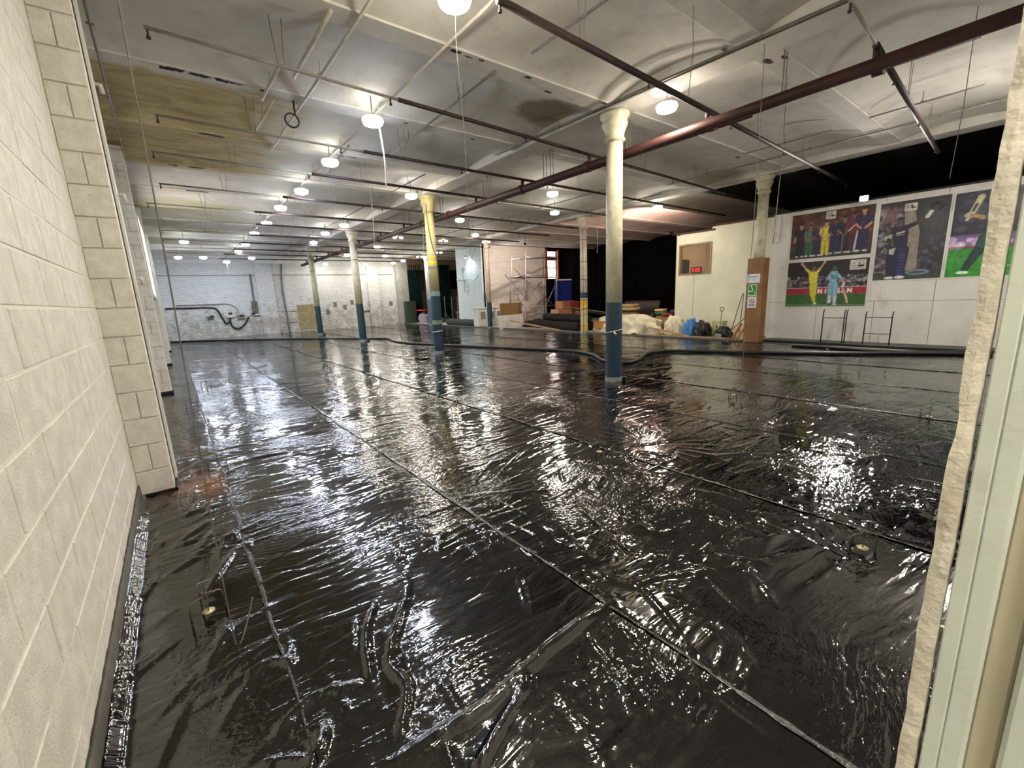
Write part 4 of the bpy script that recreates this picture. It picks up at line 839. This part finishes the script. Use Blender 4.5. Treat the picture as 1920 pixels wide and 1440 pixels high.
# twin spots
def twin(px1, px2, py, s_):
    p, q = AZ(px1, py, 4.2), AZ(px2, py, 4.2); c = (p+q)/2; d = (q-p); d.z = 0; d = d.normalized()*.13
    t_ = thing('twin_lamp', 'twin round emergency lamp, ' + s_, 'lamp', c, 'twin lamps'); b = MB(); b.box((c.x-.12, c.y-.03, 4.24), (c.x+.12, c.y+.03, 4.32), bev=.005); b.tube([(c.x, c.y, 4.32), (c.x, c.y, ceil_z(c.y)-.002)], .01, 6); b.build('body', M_LIGHTBODY, t_)
    for sg in (-1, 1):
        k = c+d*sg; b = MB(); b.lathe([(0, -.05), (.05, -.045), (.075, -.01), (.07, .0)], (k.x, k.y, 4.2), 14); b.build('bulb', LN_, t_, smooth=True); b = MB(); b.lathe([(.075, 0), (.06, .04), (.02, .05)], (k.x, k.y, 4.2), 14); b.build('bulb_housing', M_LIGHTBODY, t_, smooth=True)
twin(741, 751, 445, 'on the red-brown main between the columns'); twin(826, 836, 451, 'right of the second column, upper'); twin(784, 790, 481, 'left of the second column'); twin(907, 916, 453, 'over the edge of the pale wall'); twin(820, 825, 473, 'right of the second column, lower')
# lamps just outside the picture continue the rows
lamp(2.7, 1.45, 4.2, LW, 'round white ceiling lamp overhead, out of the picture'); lamp(10.2, .55, 4.1, emit('bright_neutral_lamp_glow', 'fff6ea', LAMP*3.2), 'round white ceiling lamp hidden behind the door jamb')
lamp(.0, -1.1, 3.0, M_LAMPN, 'round white lamp in the lobby behind the camera')
# flood lamps
def flood(px, py, X, aim, m_, power, col, label, s=.09, hold=None):
    p = AX(px, py, X); t_ = thing('flood_lamp', label, 'lamp', p); d = (Vector(aim)-p).normalized(); q = d.to_track_quat('-Z', 'Y'); M = Matrix.Translation(p) @ q.to_matrix().to_4x4()
    b = MB(); b.box((-s, -s*.8, .0), (s, s*.8, .05), M, 0); b.box((-.01, -.02, .05), (.01, .02, .12), M); b.build('housing', M_BLACK, t_); b = MB(); b.tube([p-d*.08, hold], .012, 6); b.build('bracket', M_BLACK, t_)
    b = MB(); b.box((-s*.85, -s*.65, -.006), (s*.85, s*.65, -.001), M); b.build('lens', m_, t_)
    la = bpy.data.lights.new('flood_light', 'SPOT'); la.energy = power; la.color = col; la.spot_size = 2.2; la.spot_blend = .6; la.shadow_soft_size = .06
    lo = bpy.data.objects.new('flood_light', la); COL.objects.link(lo); lo.matrix_world = M @ Matrix.Translation((0, 0, -.03)); return t_
flood(1620, 372, 13.55, (8, 1.5, 0), emit('flood_glow', 'fff0e0', 60), 260, (1, .93, .85), 'bright flood lamp on top of the poster wall', hold=Vector((13.82, 3.25, 3.52)))
flood(873, 483, 14.15, (14.5, 21.9, 2.4), emit('blue_flood_glow', 'e4f0ff', 30), 32, (.85, .93, 1), 'bright spot lamp fixed to the blue-white pier', .08, hold=Vector((14.41, 21.85, 3.75)))
flood(984, 458, 14.9, (16.5, 20.9, 1.5), emit('flood_glow', 'fff0e0', 40), 240, (1, .88, .78), 'small spot lamp under the ceiling by the scaffold', .06, hold=AX(984, 458, 14.9)+Vector((0, 0, .45)))
flood(1258, 437, 14.8, (16.5, 13.0, 4.45), emit('pink_glow', 'ffc0a0', 6), 380, (1, .6, .48), 'reddish uplight added behind the office corner for the ceiling glow', .07, hold=Vector((14.65, 8.8, 3.48)))  # uplight added to throw the reddish glow on the hall ceiling

# ------------------------------------------------------------------ cords hanging from the ceiling
def cord(pts, r, m_, label, hook=None):
    b = MB(); b.tube(spline(pts, 5), r, 6); o = b.build('hanging_cord', m_, smooth=True); return tag(o, label, 'cord')
M_CORDW = mat('white_cord', 'c9c9c4', .6)
cord([(.03, 2.42, 4.62), (.035, 2.40, 3.2), (.02, 2.36, 1.8), (0, 2.32, .7), (-.005, 2.28, .04), (.02, 2.27, .012), (.07, 2.33, .09), (.10, 2.36, .16)], .0035, M_CONDUIT, 'thin grey cord hanging down to the film by the block wall, hooked at the end')
cord([(2.44, 3.74, 4.145), (2.50, 3.85, 3.9), (2.56, 3.9, 3.2), (2.55, 3.9, 2.07), (2.60, 3.89, 2.1), (2.70, 3.86, 2.18)], .0025, M_CONDUIT, 'thin white cord hanging from the top lamp with hooked end')
cord([(2.92, 6.75, 4.15), (2.93, 6.7, 3.7), (2.92, 6.72, 3.32)], .012, M_CORDW, 'thick white cord hanging from the first cool lamp')
cord([(6.05, 2.62, 4.40), (6.03, 2.6, 2.6), (6.0, 2.61, 1.4), (6.01, 2.61, .5), (6.02, 2.60, .01)], .004, M_CONDUIT, 'thin cord hanging from the beam in front of the wood casing')
for px, py, zt, zb, s_, mm in ((1300, 20, 4.4, 3.6, 'short one near the top edge', M_CONDUIT), (1476, 150, 4.4, 2.2, 'left of the poster wall', M_CONDUIT), (1830, 40, 4.4, 2.75, 'in front of the right-hand poster', M_CONDUIT), (690, 330, 4.4, 2.9, 'between the second and third columns', M_CORDW), (425, 493, 3.9, 3.1, 'below the far corded lamp', M_CORDW), (1120, 430, 4.3, 3.3, 'right of the yellow column', M_CORDW), (789, 392, 4.3, 3.0, 'beside the second column', M_CORDW)):
    p = AZ(px, py, zt); cord([(p.x, p.y, ceil_z(p.y)+.01 if zt > 4.2 else zt), (p.x, p.y, zt-.1), (p.x+.02, p.y, (zt+zb)/2), (p.x-.01, p.y+.02, zb)], .006 if p.length > 9 else .004, mm, 'thin cord hanging from the ceiling, ' + s_)

# ------------------------------------------------------------------ wall-mounted kit on the far wall
def far_tube(pts, r, m_, name, label, cat='cable'):
    P = [AY(x, y, 29.35) for x, y in pts]; b = MB(); b.tube(spline(P, 5), r, 6); return tag(b.build(name, m_, smooth=True), label, cat)
far_tube([(310, 579), (350, 578), (395, 577), (408, 582), (418, 598), (424, 606), (432, 602)], .05, M_BLACK, 'wall_cable', 'thick black cable looping along the left of the far wall')
far_tube([(431, 595), (434, 609), (443, 616), (452, 614), (461, 605), (466, 594)], .05, M_BLACK, 'wall_cable', 'black cable hanging in a U below the switch boxes')
far_tube([(330, 573), (400, 571), (425, 570), (440, 575), (447, 584)], .02, M_CONDUIT, 'wall_cable', 'thin grey cable above the thick one on the far wall')
far_tube([(468, 514), (473, 545), (479, 588)], .05, M_CONDUIT, 'wall_pipe', 'slanting grey pipe down the far wall', 'pipe')
far_tube([(527, 495), (529, 540), (538, 590), (544, 625)], .05, M_CONDUIT, 'wall_pipe', 'long grey pipe down the far wall beside the pilaster', 'pipe')
def far_box(x0, y0, x1, y1, m_, name, label, cat, d=.12, extra=None):
    a, c = AY(x0, y1, 29.35), AY(x1, y0, 29.35); t_ = thing(name, label, cat, (a.x, 29.4, a.z)); b = MB(); b.box((a.x, 29.39-d, a.z), (c.x, 29.39, c.z), bev=.01); b.build('case', m_, t_)
    b = MB(); b.box((a.x+.1, 29.385-d, (a.z+c.z)/2), (a.x+.3, 29.392-d, (a.z+c.z)/2+.12)); b.build('switch', M_BLACK, t_)
far_box(425, 584, 438, 596, M_WHITEPAINT, 'switch_box', 'white switch box on the far wall with black cable below', 'box'); far_box(446, 590, 458, 598, mat('olive_box', '7d7a63', .6), 'junction_box', 'olive junction box right of the white switch box', 'box')
far_box(390, 593, 400, 599, mat('grey_box', '5f605e', .6), 'socket_box', 'small grey box on the far wall left of the switch box', 'box')
far_box(468, 588, 492, 592, M_WHITEPAINT, 'fluorescent_batten', 'white batten fixed at the foot of the slanting pipe', 'light batten', .08)

# ------------------------------------------------------------------ hoops leaning on the poster wall
def hoop(ya, yb, h, label, third=False):
    t_ = thing('steel_hoop', label, 'frame', (13.3, (ya+yb)/2, 0), 'black hoops'); n = 0
    for y in ((ya, yb) if not third else (ya, yb, yb+.045)):
        b = MB(); b.tube([(13.30, y, .045), (13.31, y, h-.12)] + [(13.31+.09*(1-math.cos(a)), y, h-.12+.12*math.sin(a)) for a in (.3, .6, .9, 1.2, 1.5)], .013, 8); b.build('upright', M_BLACK, t_, smooth=True)
    for z in ((h-.2,) if third else (h-.13, .32)):
        b = MB(); b.tube([(13.3, ya, z), (13.3, yb, z)], .009, 6); b.build('crossbar', M_BLACK, t_)
hoop(3.86, 3.36, .89, 'left black steel hoop leaning by the poster wall', True); hoop(2.98, 2.48, .84, 'right black steel hoop with two crossbars by the poster wall')

# ------------------------------------------------------------------ storage clutter
def lump(name, c, size, m_, label, cat, seed, amp=.25, fold=.03, n=34, group=None, flat=.3):
    g = np.random.default_rng(seed); ph = g.uniform(0, 6, 12); b = MB(); nu, nv = n*2, n
    for j in range(nv+1):
        th = PI/2*j/nv
        for i in range(nu):
            a = 2*PI*i/nu; r = 1+amp*(.5*math.sin(a*2+ph[0])+.35*math.sin(a*3+ph[1]+th)+.25*math.sin(a*5+ph[2]))*(1-.5*math.sin(th))
            f = fold*(math.sin(a*11+ph[3]+3*math.sin(th*2+ph[4]))+.6*math.sin(a*17+ph[5]+4*th)+.5*math.sin(th*9+a*4+ph[6]))*max(0, math.cos(th))**.4
            cr, zz = max(0, math.cos(th))**(.55), math.sin(th)**(.8); x = math.cos(a)*(r*cr+f); y = math.sin(a)*(r*cr+f); z = zz*(1+amp*(.4*math.sin(a*2+ph[7])+.3*math.sin(x*4+ph[8])+.2*math.sin(y*6+ph[9]))) + f*.6
            b.v.append((c[0]+x*size[0], c[1]+y*size[1], c[2]+max(0, z)*size[2]))
    for j in range(nv):
        for i in range(nu): b.f.append((j*nu+i, j*nu+(i+1) % nu, (j+1)*nu+(i+1) % nu, (j+1)*nu+i)); b.mi.append(0)
    return tag(b.build(name, m_, smooth=True), label, cat, group)
lump('dust_sheet', (13.85, 10.35, .012), (.58, 1.45, .62), M_DUST, 'large cream dust sheet draped over a heap, right of the nearest column', 'sheet', 2, .2, .12, 60)
lump('dust_sheet', (14.02, 8.5, .012), (.36, .33, .58), M_DUST, 'smaller rumpled end of dust sheet against the office partition', 'sheet', 9, .25, .06, 36)
M_TARP = mat('blue_tarp', '3f86cf', .45, 0, .15, 6); M_BAG = mat('black_bin_bag', '0c0c0e', .22, 0, .2)
lump('blue_tarp', (13.9, 7.83, .012), (.26, .25, .5), M_TARP, 'crumpled bright blue tarpaulin beside the bin bags', 'tarpaulin', 4, .3, .09, 30)
lump('bin_bag', (13.75, 7.35, .012), (.25, .27, .46), M_BAG, 'full black bin bag next to the blue tarpaulin', 'bin bag', 5, .22, .05, 26); lump('bin_bag', (13.6, 6.55, .012), (.2, .25, .33), M_BAG, 'smaller black bin bag behind the shovel', 'bin bag', 6, .22, .05, 26)
for c in ((13.72, 7.38), (13.72, 7.3)):
    pass
bx = thing('cream_box', 'pale yellow box standing between the two bin bags', 'box', (14.1, 7.0, 0)); b = MB(); b.box((13.95, 6.78, .012), (14.25, 7.12, .48), bev=.006); b.build('body', mat('pale_yellow', 'd8d49c', .6), bx); b = MB(); b.box((13.94, 6.94, .28), (13.952, 6.98, .36)); b.build('mark', M_BLACK, bx)
b = MB(); b.box((13.93, 6.76, .48), (14.27, 7.14, .50)); b.build('lid', mat('pale_yellow', 'd8d49c', .6), bx)
sh = thing('shovel', 'steel-shafted shovel with D handle leaning on the partition', 'shovel', (13.5, 6.6, 0)); b = MB(); b.tube([(13.45, 6.62, .1), (13.9, 6.80, .82)], .014, 8); b.build('shaft', M_STEEL, sh)
b = MB(); b.tube([(13.9, 6.8, .80), (13.91, 6.86, .88), (13.94, 6.86, .94), (13.94, 6.76, .94), (13.91, 6.74, .88), (13.9, 6.8, .80)], .012, 6); b.build('handle', M_BLACK, sh); b = MB(); b.box((13.35, 6.5, .012), (13.47, 6.72, .14), bev=.01); b.build('blade', M_STEEL, sh)
for i, (a, c, lb) in enumerate((((13.42, 6.3, .01), (14.5, 6.45, 1.36), 'long grey pole leaning high on the partition, left one'), ((13.5, 6.05, .01), (14.5, 6.42, 1.34), 'long grey pole leaning high on the partition, right one'), ((13.4, 6.5, .01), (13.9, 5.85, .85), 'slanting rod leaning towards the wood casing'))):
    b = MB(); b.tube([a, c], .014, 7); tag(b.build('pole', M_STEEL if i < 2 else M_CONDUIT), lb, 'pole', 'leaning poles')
b = MB(); b.box((13.25, 6.2, .02), (13.36, 9.2, .05), bev=.004); tag(b.build('timber_plank', M_PLY), 'long pale plank lying on the slab at the film edge', 'plank')
b = MB(); M = Matrix.Translation((13.35, 8.35, .16)) @ Matrix.Rotation(.16, 4, 'X'); b.box((-.06, -.75, -.02), (.06, .75, .02), M, .003); tag(b.build('timber_plank', M_PLY), 'pale plank propped up in front of the dust sheet', 'plank')
for k, (y, cl) in enumerate(((6.05, 'c9793c'), (6.2, 'b86a34'))):
    b = MB(); b.tube([(13.4, y, .02), (13.75, y-.1, .45)], .035, 7); tag(b.build('orange_bar', mat('orange_%s' % 'ab'[k], cl, .6)), '%s orange bar leaning behind the wood casing' % ('left', 'right')[k], 'bar')
# folded items on the heap and sofas behind
def cushion(x, y, z, s, m_, lb, name='cushion', cat='cushion'):
    b = MB(); b.box((x-s[0]/2, y-s[1]/2, z), (x+s[0]/2, y+s[1]/2, z+s[2]), bev=min(s)*.3); return tag(b.build(name, m_, smooth=True), lb, cat)
M_TANC = mat('tan_cloth', 'b89a70', .9); M_SOFA = mat('dark_sofa_leather', '2a1f1e', .5, 0, .2)
cushion(15.0, 11.2, .0, (.6, 1.0, .78), M_CARD, 'cardboard box behind the dust sheet heap', 'cardboard_box', 'box')
cushion(14.9, 11.2, .80, (.5, .95, .13), M_TANC, 'lower tan cushion on the heap behind the dust sheet'); cushion(14.9, 11.22, .94, (.5, .9, .12), M_TANC, 'upper tan cushion on the heap behind the dust sheet')
cushion(14.78, 9.35, .0, (.4, .9, .62), M_CARD, 'cardboard box under the coloured cloths', 'cardboard_box', 'box')
cushion(14.73, 9.5, .66, (.3, .45, .10), mat('green_cloth', '2c6b3c', .9), 'folded green cloth on the heap', 'folded_cloth', 'cloth'); cushion(14.68, 9.2, .62, (.3, .4, .08), mat('red_cloth', 'a8242c', .9), 'folded red cloth on the heap', 'folded_cloth', 'cloth'); cushion(14.83, 9.6, .77, (.3, .4, .09), mat('peach_cloth', 'd0a07c', .9), 'folded peach cloth on the heap', 'folded_cloth', 'cloth'); cushion(14.83, 9.05, .71, (.25, .25, .12), mat('navy_cloth', '2f3a78', .9), 'small navy cloth on the heap', 'folded_cloth', 'cloth')
def sofa(c, w, d, h, lb, rz=0):
    t_ = thing('sofa', lb, 'sofa', c); x, y, z = c
    for nm, a, bb in (('seat', (-d/2, -w/2, .1), (d/2, w/2, .45)), ('backrest', (d/2-.25, -w/2, .45), (d/2, w/2, h)), ('armrest', (-d/2, -w/2-.2, .1), (d/2, -w/2, .62)), ('armrest', (-d/2, w/2, .1), (d/2, w/2+.2, .62)), ('base', (-d/2+.05, -w/2, 0), (d/2-.05, w/2, .1))):
        b = MB(); b.box((x+a[0], y+a[1], z+a[2]), (x+bb[0], y+bb[1], z+bb[2]), bev=.05 if nm != 'base' else .01); b.build(nm, M_SOFA, t_, smooth=True)
sofa((17.0, 12.2, 0), 1.9, .95, 1.12, 'dark leather sofa in the black hall, left one'); sofa((16.6, 9.75, 0), .9, .95, 1.25, 'dark armchair at the corner of the office partition')
# rolled carpets
def roll(name, a, c, r, m_, lb, spiral=True, cat='carpet roll'):
    t_ = thing(name, lb, cat, a); a, c = Vector(a), Vector(c); d = (c-a).normalized(); b = MB(); n = 12; P = [a.lerp(c, i/n) for i in range(n+1)]
    b.tube(P, r, 20, True, [r*(1+.05*math.sin(i*1.9)) for i in range(n+1)]); sharp(b.build('roll', m_, t_))
    s_ = d.cross(Vector((0, 0, 1))).normalized(); u_ = Vector((0, 0, 1)); end = c + d*.004
    b = MB(); b.tube([end + (s_*math.cos(q*.5)+u_*math.sin(q*.5))*(r*.93*(1-q/60)) for q in range(56)], r*.03, 5); b.build('spiral_edge', M_BLACK, t_)
p1, p2 = AZ(838, 607, .2), AZ(893, 612, .2); roll('carpet_roll', (13.5, 23.6, .20), (13.45, 20.0, .20), .19, M_CARPET, 'big grey-green felt roll lying at the foot of the blue-white pier')
roll('carpet_roll', (14.2, 16.2, .2), (13.4, 12.5, .2), .19, M_DARKCARPET, 'dark brown carpet roll lying lowest, left of the yellow column'); roll('carpet_roll', (14.8, 15.6, .2), (14.0, 12.4, .2), .19, M_DARKCARPET, 'dark carpet roll behind the lowest one'); roll('carpet_roll', (14.6, 15.9, .52), (13.75, 12.3, .52), .17, M_DARKCARPET, 'black carpet roll resting on the other two')
b = MB(); M = Matrix.Translation((14.3, 12.6, .78)) @ Matrix.Rotation(.25, 4, 'Y') @ Matrix.Rotation(.1, 4, 'X'); b.box((-.5, -1.1, -.012), (.5, 1.1, .012), M); tag(b.build('flat_board', mat('khaki_board', '7c7658', .8)), 'khaki board lying on top of the carpet rolls', 'board')
b = MB(); M = Matrix.Translation((13.35, 15.6, .22)) @ Matrix.Rotation(.1, 4, 'X'); b.box((-.09, -2.0, -.02), (.09, 1.5, .02), M, .003); tag(b.build('timber_plank', M_PLY), 'long tan plank sloping up to the carpet rolls', 'plank')
for (y, z, w_, h_, lb) in ((11.35, .16, .9, .3, 'orange-brown cardboard sheet lying right of the yellow column'), (10.75, .012, .45, .55, 'upright cardboard piece just left of the nearest column')):
    b = MB(); b.box((13.45, y-w_/2, z), (13.5, y+w_/2, z+h_), None, .004); tag(b.build('cardboard_sheet', mat('orange_card', 'b57b41', .8)), lb, 'cardboard')
# white cabinets, cardboard and white board leaning at the pale wall
cb = thing('white_cabinet', 'row of old white cupboards with small panes against the pale wall', 'cabinet', (15, 20.2, 0))
cx0, cx1 = AY(898, 600, 19.6).x, AY(958, 600, 19.6).x
b = MB(); b.box((cx0, 19.6, 0), (cx1, 20.1, .98)); b.box((cx0-.04, 19.55, .98), (cx1+.04, 20.15, 1.03)); b.build('carcass', M_WHITEPAINT, cb)
for k in range(4):
    xa = cx0+(cx1-cx0)*k/4; xb = cx0+(cx1-cx0)*(k+1)/4; b = MB(); b.box((xa+.03, 19.575, .05), (xb-.03, 19.6, .93), bev=.004); d_ = b.build('door', M_WHITEPAINT, cb); b = MB(); b.box((xa+.12, 19.565, .42), (xb-.12, 19.576, .82)); b.build('pane', mat('grey_pane', '8c8a80', .3), d_)
b = MB(); M = Matrix.Translation((14.15, 18.15, .61)) @ Matrix.Rotation(.12, 4, 'Y'); a_, c_ = AY(941, 594, 17.8), AY(980, 594, 17.8)
xa, xb = a_.x, c_.x
b = MB(); M = Matrix.Translation(((xa+xb)/2, 17.9, .88)) @ Matrix.Rotation(-.06, 4, 'X'); b.box((-(xb-xa)/2, -.03, -.36), ((xb-xa)/2, .03, .36), M, .003); tag(b.build('cardboard_sheet', M_CARD), 'large brown cardboard pack standing behind the white board', 'cardboard')
b = MB(); b.box(((xa+xb)/2-.5, 17.75, .012), ((xa+xb)/2+.5, 18.05, .5)); tag(b.build('crate', M_CARD), 'crate hidden behind the leaning white board', 'crate')
a_, c_ = AY(938, 605, 17.2), AY(985, 605, 17.2); xa, xb = a_.x, c_.x
b = MB(); M = Matrix.Translation(((xa+xb)/2, 17.35, .33)) @ Matrix.Rotation(-.3, 4, 'X'); b.box((-(xb-xa)/2, -.012, -.34), ((xb-xa)/2, .012, .34), M); tag(b.build('white_board', mat('white_sheet_board', 'd5d8d2', .5)), 'white rectangular board leaning at the storage edge', 'board')
# scaffold tower
sc_ = thing('scaffold_tower', 'steel scaffold tower with diagonal braces in front of the pale wall', 'scaffold', (16, 18.5, 0))
def sct(name, pts, Y0=18.5, r=.025, m_=M_STEEL):
    P = [AY(p[0], p[1], p[2] if len(p) > 2 else Y0) for p in pts]
    for q in P: q.z = max(q.z, .02)
    b = MB(); b.tube(P, r, 8); b.build(name, m_, sc_, smooth=True)
for pts in ([(959, 480), (955, 612)], [(985, 472), (987, 612)], [(1043, 474), (1045, 612)], [(1018, 476, 19.8), (1022, 612, 19.8)]): sct('standard', pts, r=.03)
for pts in ([(959, 488), (985, 482)], [(985, 482), (1042, 484)], [(959, 487), (1018, 484, 19.8)], [(1018, 484, 19.8), (1043, 482)], [(960, 521), (986, 516)], [(986, 516), (1043, 516)], [(960, 522), (1018, 519, 19.8)], [(992, 590), (1045, 586)], [(1012, 574), (1042, 572)]): sct('ledger', pts)
for pts in ([(987, 523), (1058, 592)], [(965, 545), (984, 582)], [(980, 570), (1012, 530)], [(1043, 530), (1025, 570)], [(978, 565, 19.8), (1016, 528, 19.8)], [(959, 497, 19.8), (984, 526, 19.8)]): sct('brace', pts, r=.022)
pa, pb = AY(962, 520, 18.5), AY(1017, 519, 19.7); b = MB(); b.box((pa.x+.1, 18.5, pa.z-.03), (pb.x, 18.95, pa.z+.02)); b.build('deck', mat('dark_deck', '3a3632', .8), sc_)
# step ladder
ld = thing('step_ladder', 'aluminium step ladder left of the scaffold tower', 'ladder', (14.5, 18.3, 0))
for k, pts in enumerate(([(968, 535), (954, 608)], [(974, 535), (962, 608)], [(964, 538, 18.9), (952, 600, 18.9)])):
    P = [AY(p[0], p[1], p[2] if len(p) > 2 else 18.1) for p in pts]
    for q in P: q.z = max(q.z, .02)
    b = MB(); b.tube(P, .025, 6); b.build('stile', M_STEEL, ld)
for k in range(6):
    u = k/6; a_, c_ = AY(967-13*u, 541+65*u, 18.1), AY(973-12*u, 541+65*u, 18.1); b = MB(); b.tube([a_, c_], .02, 6); b.build('rung', M_STEEL, ld)
# blue mat, boxes beyond
p = AY(1060, 545, 18.6); b = MB(); b.box((p.x-.75, 18.6, .012), (p.x+.55, 18.75, 2.35), bev=.01); tag(b.build('gym_mat', mat('royal_blue_mat', '1a2f7c', .5)), 'tall blue crash mat standing in the dark behind the scaffold', 'mat')
b = MB(); b.box((p.x-.65, 18.55, 2.36), (p.x+.5, 18.8, 2.44)); tag(b.build('white_rail', M_WHITEPAINT), 'short white rail lying on top of the blue mat', 'rail')
for k, (px, py, Y_, w_, z0, h_, mm, lb) in enumerate(((1053, 595, 17.6, 1.1, .0, .75, 'a98463', 'wide cardboard box nearest the scaffold foot'), (1060, 572, 17.7, 1.0, .76, .42, '9a6e48', 'cardboard box stacked on the wide one, left half'), (1078, 570, 17.7, .0, .76, .4, '8a2c30', ''), (1085, 590, 17.5, .8, .0, .7, '9c7450', 'cardboard box right of the wide one'))):
    if w_ == 0: continue
    q = AY(px, py, Y_); b = MB(); b.box((q.x-w_/2, Y_-.3, z0+.0), (q.x+w_/2, Y_+.3, z0+h_), bev=.01); tag(b.build('cardboard_box', mat('box_card_%s' % 'abcd'[k], mm, .8)), lb, 'box')
q = AY(1075, 570, 17.2); b = MB(); b.box((q.x-.1, 17.3, .71), (q.x+.6, 17.75, 1.15), bev=.01); tag(b.build('red_box', mat('red_print_box', '8a3034', .7)), 'red printed box on the right-hand cardboard box', 'box')
wb = AY(986, 574, 17.5); b = MB(); b.box((wb.x-.2, 17.45, wb.z-.25), (wb.x+.2, 17.5, wb.z+.25), bev=.005); b.tube([(wb.x, 17.5, wb.z+.2), (wb.x, 17.54, .02)], .02, 6); tag(b.build('white_sign_board', M_WHITEPAINT), 'small blank white board on a stand beside the cardboard pack', 'board')
# dark bags on slab near plank
lump('dark_bag', (14.6, 16.6, .012), (.5, .7, .32), M_DARKCARPET, 'dark crumpled carpet scraps below the scaffold', 'carpet scraps', 12, .3, .08, 22)
# recess things at the far end
q = AY(748, 590, 28.6); b = MB(); b.box((13.05, 28.45, .012), (13.75, 28.9, 1.55), bev=.02); tag(b.build('green_cabinet', mat('dark_green_board', '23372c', .6)), 'dark green rolled mat standing at the far corner', 'mat')
def bucket(x, y, r, h, m_, lb, m2=None):
    t_ = thing('tub', lb, 'tub', (x, y, 0)); b = MB(); b.lathe([(r*.85, .012), (r, h), (r*1.04, h), (r*1.04, h-.04), (r, h-.05)], (x, y, 0), 18); b.build('body', m_, t_, smooth=True); b = MB(); b.lathe([(r*1.02, h), (0, h+.01)], (x, y, 0), 18); b.build('lid', m2 or m_, t_)
M_LILAC = mat('lilac_white_disc', 'b9b2c8', .5)
for k, x in enumerate((13.95, 14.55)):
    b = MB(); b.tube([(x, 27.9, .33), (x, 28.0, .33)], .34, 24); tag(sharp(b.build('round_panel', M_LILAC)), '%s lilac-white disc standing on edge in the far recess' % ('left', 'right')[k], 'disc', 'lilac discs')
rt = thing('red_stool', 'bright red round-topped stool behind the lilac discs', 'stool', (14.2, 28.3, 0)); b = MB(); b.lathe([(.45, .84), (.48, .88), (.45, .92), (0, .92)], (14.2, 28.4, 0), 20); b.build('seat', mat('bright_red', 'c8321c', .4), rt, smooth=True)
for a in range(3): b = MB(); b.tube([(14.2+.3*math.cos(a*2.1), 28.4+.3*math.sin(a*2.1), .02), (14.2, 28.4, .86)], .03, 6); b.build('leg', M_CARD, rt)
bucket(15.05, 28.2, .22, .75, mat('fluorescent_yellow', 'c8cc20', .5), 'fluorescent yellow tub in the far recess')
bucket(16.9, 27.9, .2, .62, M_WHITEPAINT, 'white tub beside the white far-row column')
lump('grey_sack', (14.9, 27.5, .012), (.5, .35, .3), mat('grey_sack', '6a6a6c', .8), 'grey sack lying in front of the right lilac disc', 'sack', 21, .3, .04, 20)
b = MB(); b.box((14.5, 30.6, .01), (16.2, 30.7, 2.25)); tag(b.build('ply_sheet', mat('tan_ply', '8a6a4c', .8)), 'tan plywood sheet between the two green curtains', 'plywood')
b = MB(); b.box((17.4, 30.2, .01), (21.5, 30.3, 2.35)); tag(b.build('ply_sheet', mat('dull_ply', '6b5a4a', .8)), 'wide dull plywood sheet below the black backdrop', 'plywood')
b = MB(); b.box((17.2, 30.0, 2.36), (22, 30.1, 4.0)); b.box((17.2, 30.0, 0.0), (17.25, 30.1, 4.0)); tag(b.build('black_backdrop', M_BLACKCLOTH), 'black backdrop hung in the far recess beside the pier', 'backdrop')
rk = thing('pipe_rack', 'white pipe rack of uprights and braces left of the blue-white pier', 'rack', (17.5, 28, 0))
for px in (833, 846, 857): 
    a_ = AY(px, 556, 27.5); b = MB(); b.tube([(a_.x, 27.5, .02), (a_.x, 27.5, a_.z)], .035, 6); b.build('upright', M_STEEL, rk)
for (x0, y0, x1, y1) in ((833, 590, 842, 600), (846, 575, 858, 590), (836, 588, 850, 604), (846, 590, 858, 602)):
    b = MB(); b.tube([AY(x0, y0, 27.5), AY(x1, y1, 27.5)], .03, 6); b.build('brace', M_STEEL, rk)
# white pipework on the pier
pw = thing('pier_pipework', 'blue-white bracket pipework on the face of the pier', 'pipework', (14.3, 22, 3))
for pts in ([(866, 503), (868, 524)], [(866, 503), (872, 502)], [(856, 525), (873, 524)], [(871, 525), (870, 548)], [(876, 525), (877, 552)], [(879, 522), (889, 526), (897, 516)]):
    b = MB(); b.tube([AX(x, y, 14.34) for x, y in pts], .03, 6); b.build('pipe', mat('pale_blue_pipe', 'b4c2cc', .6), pw)
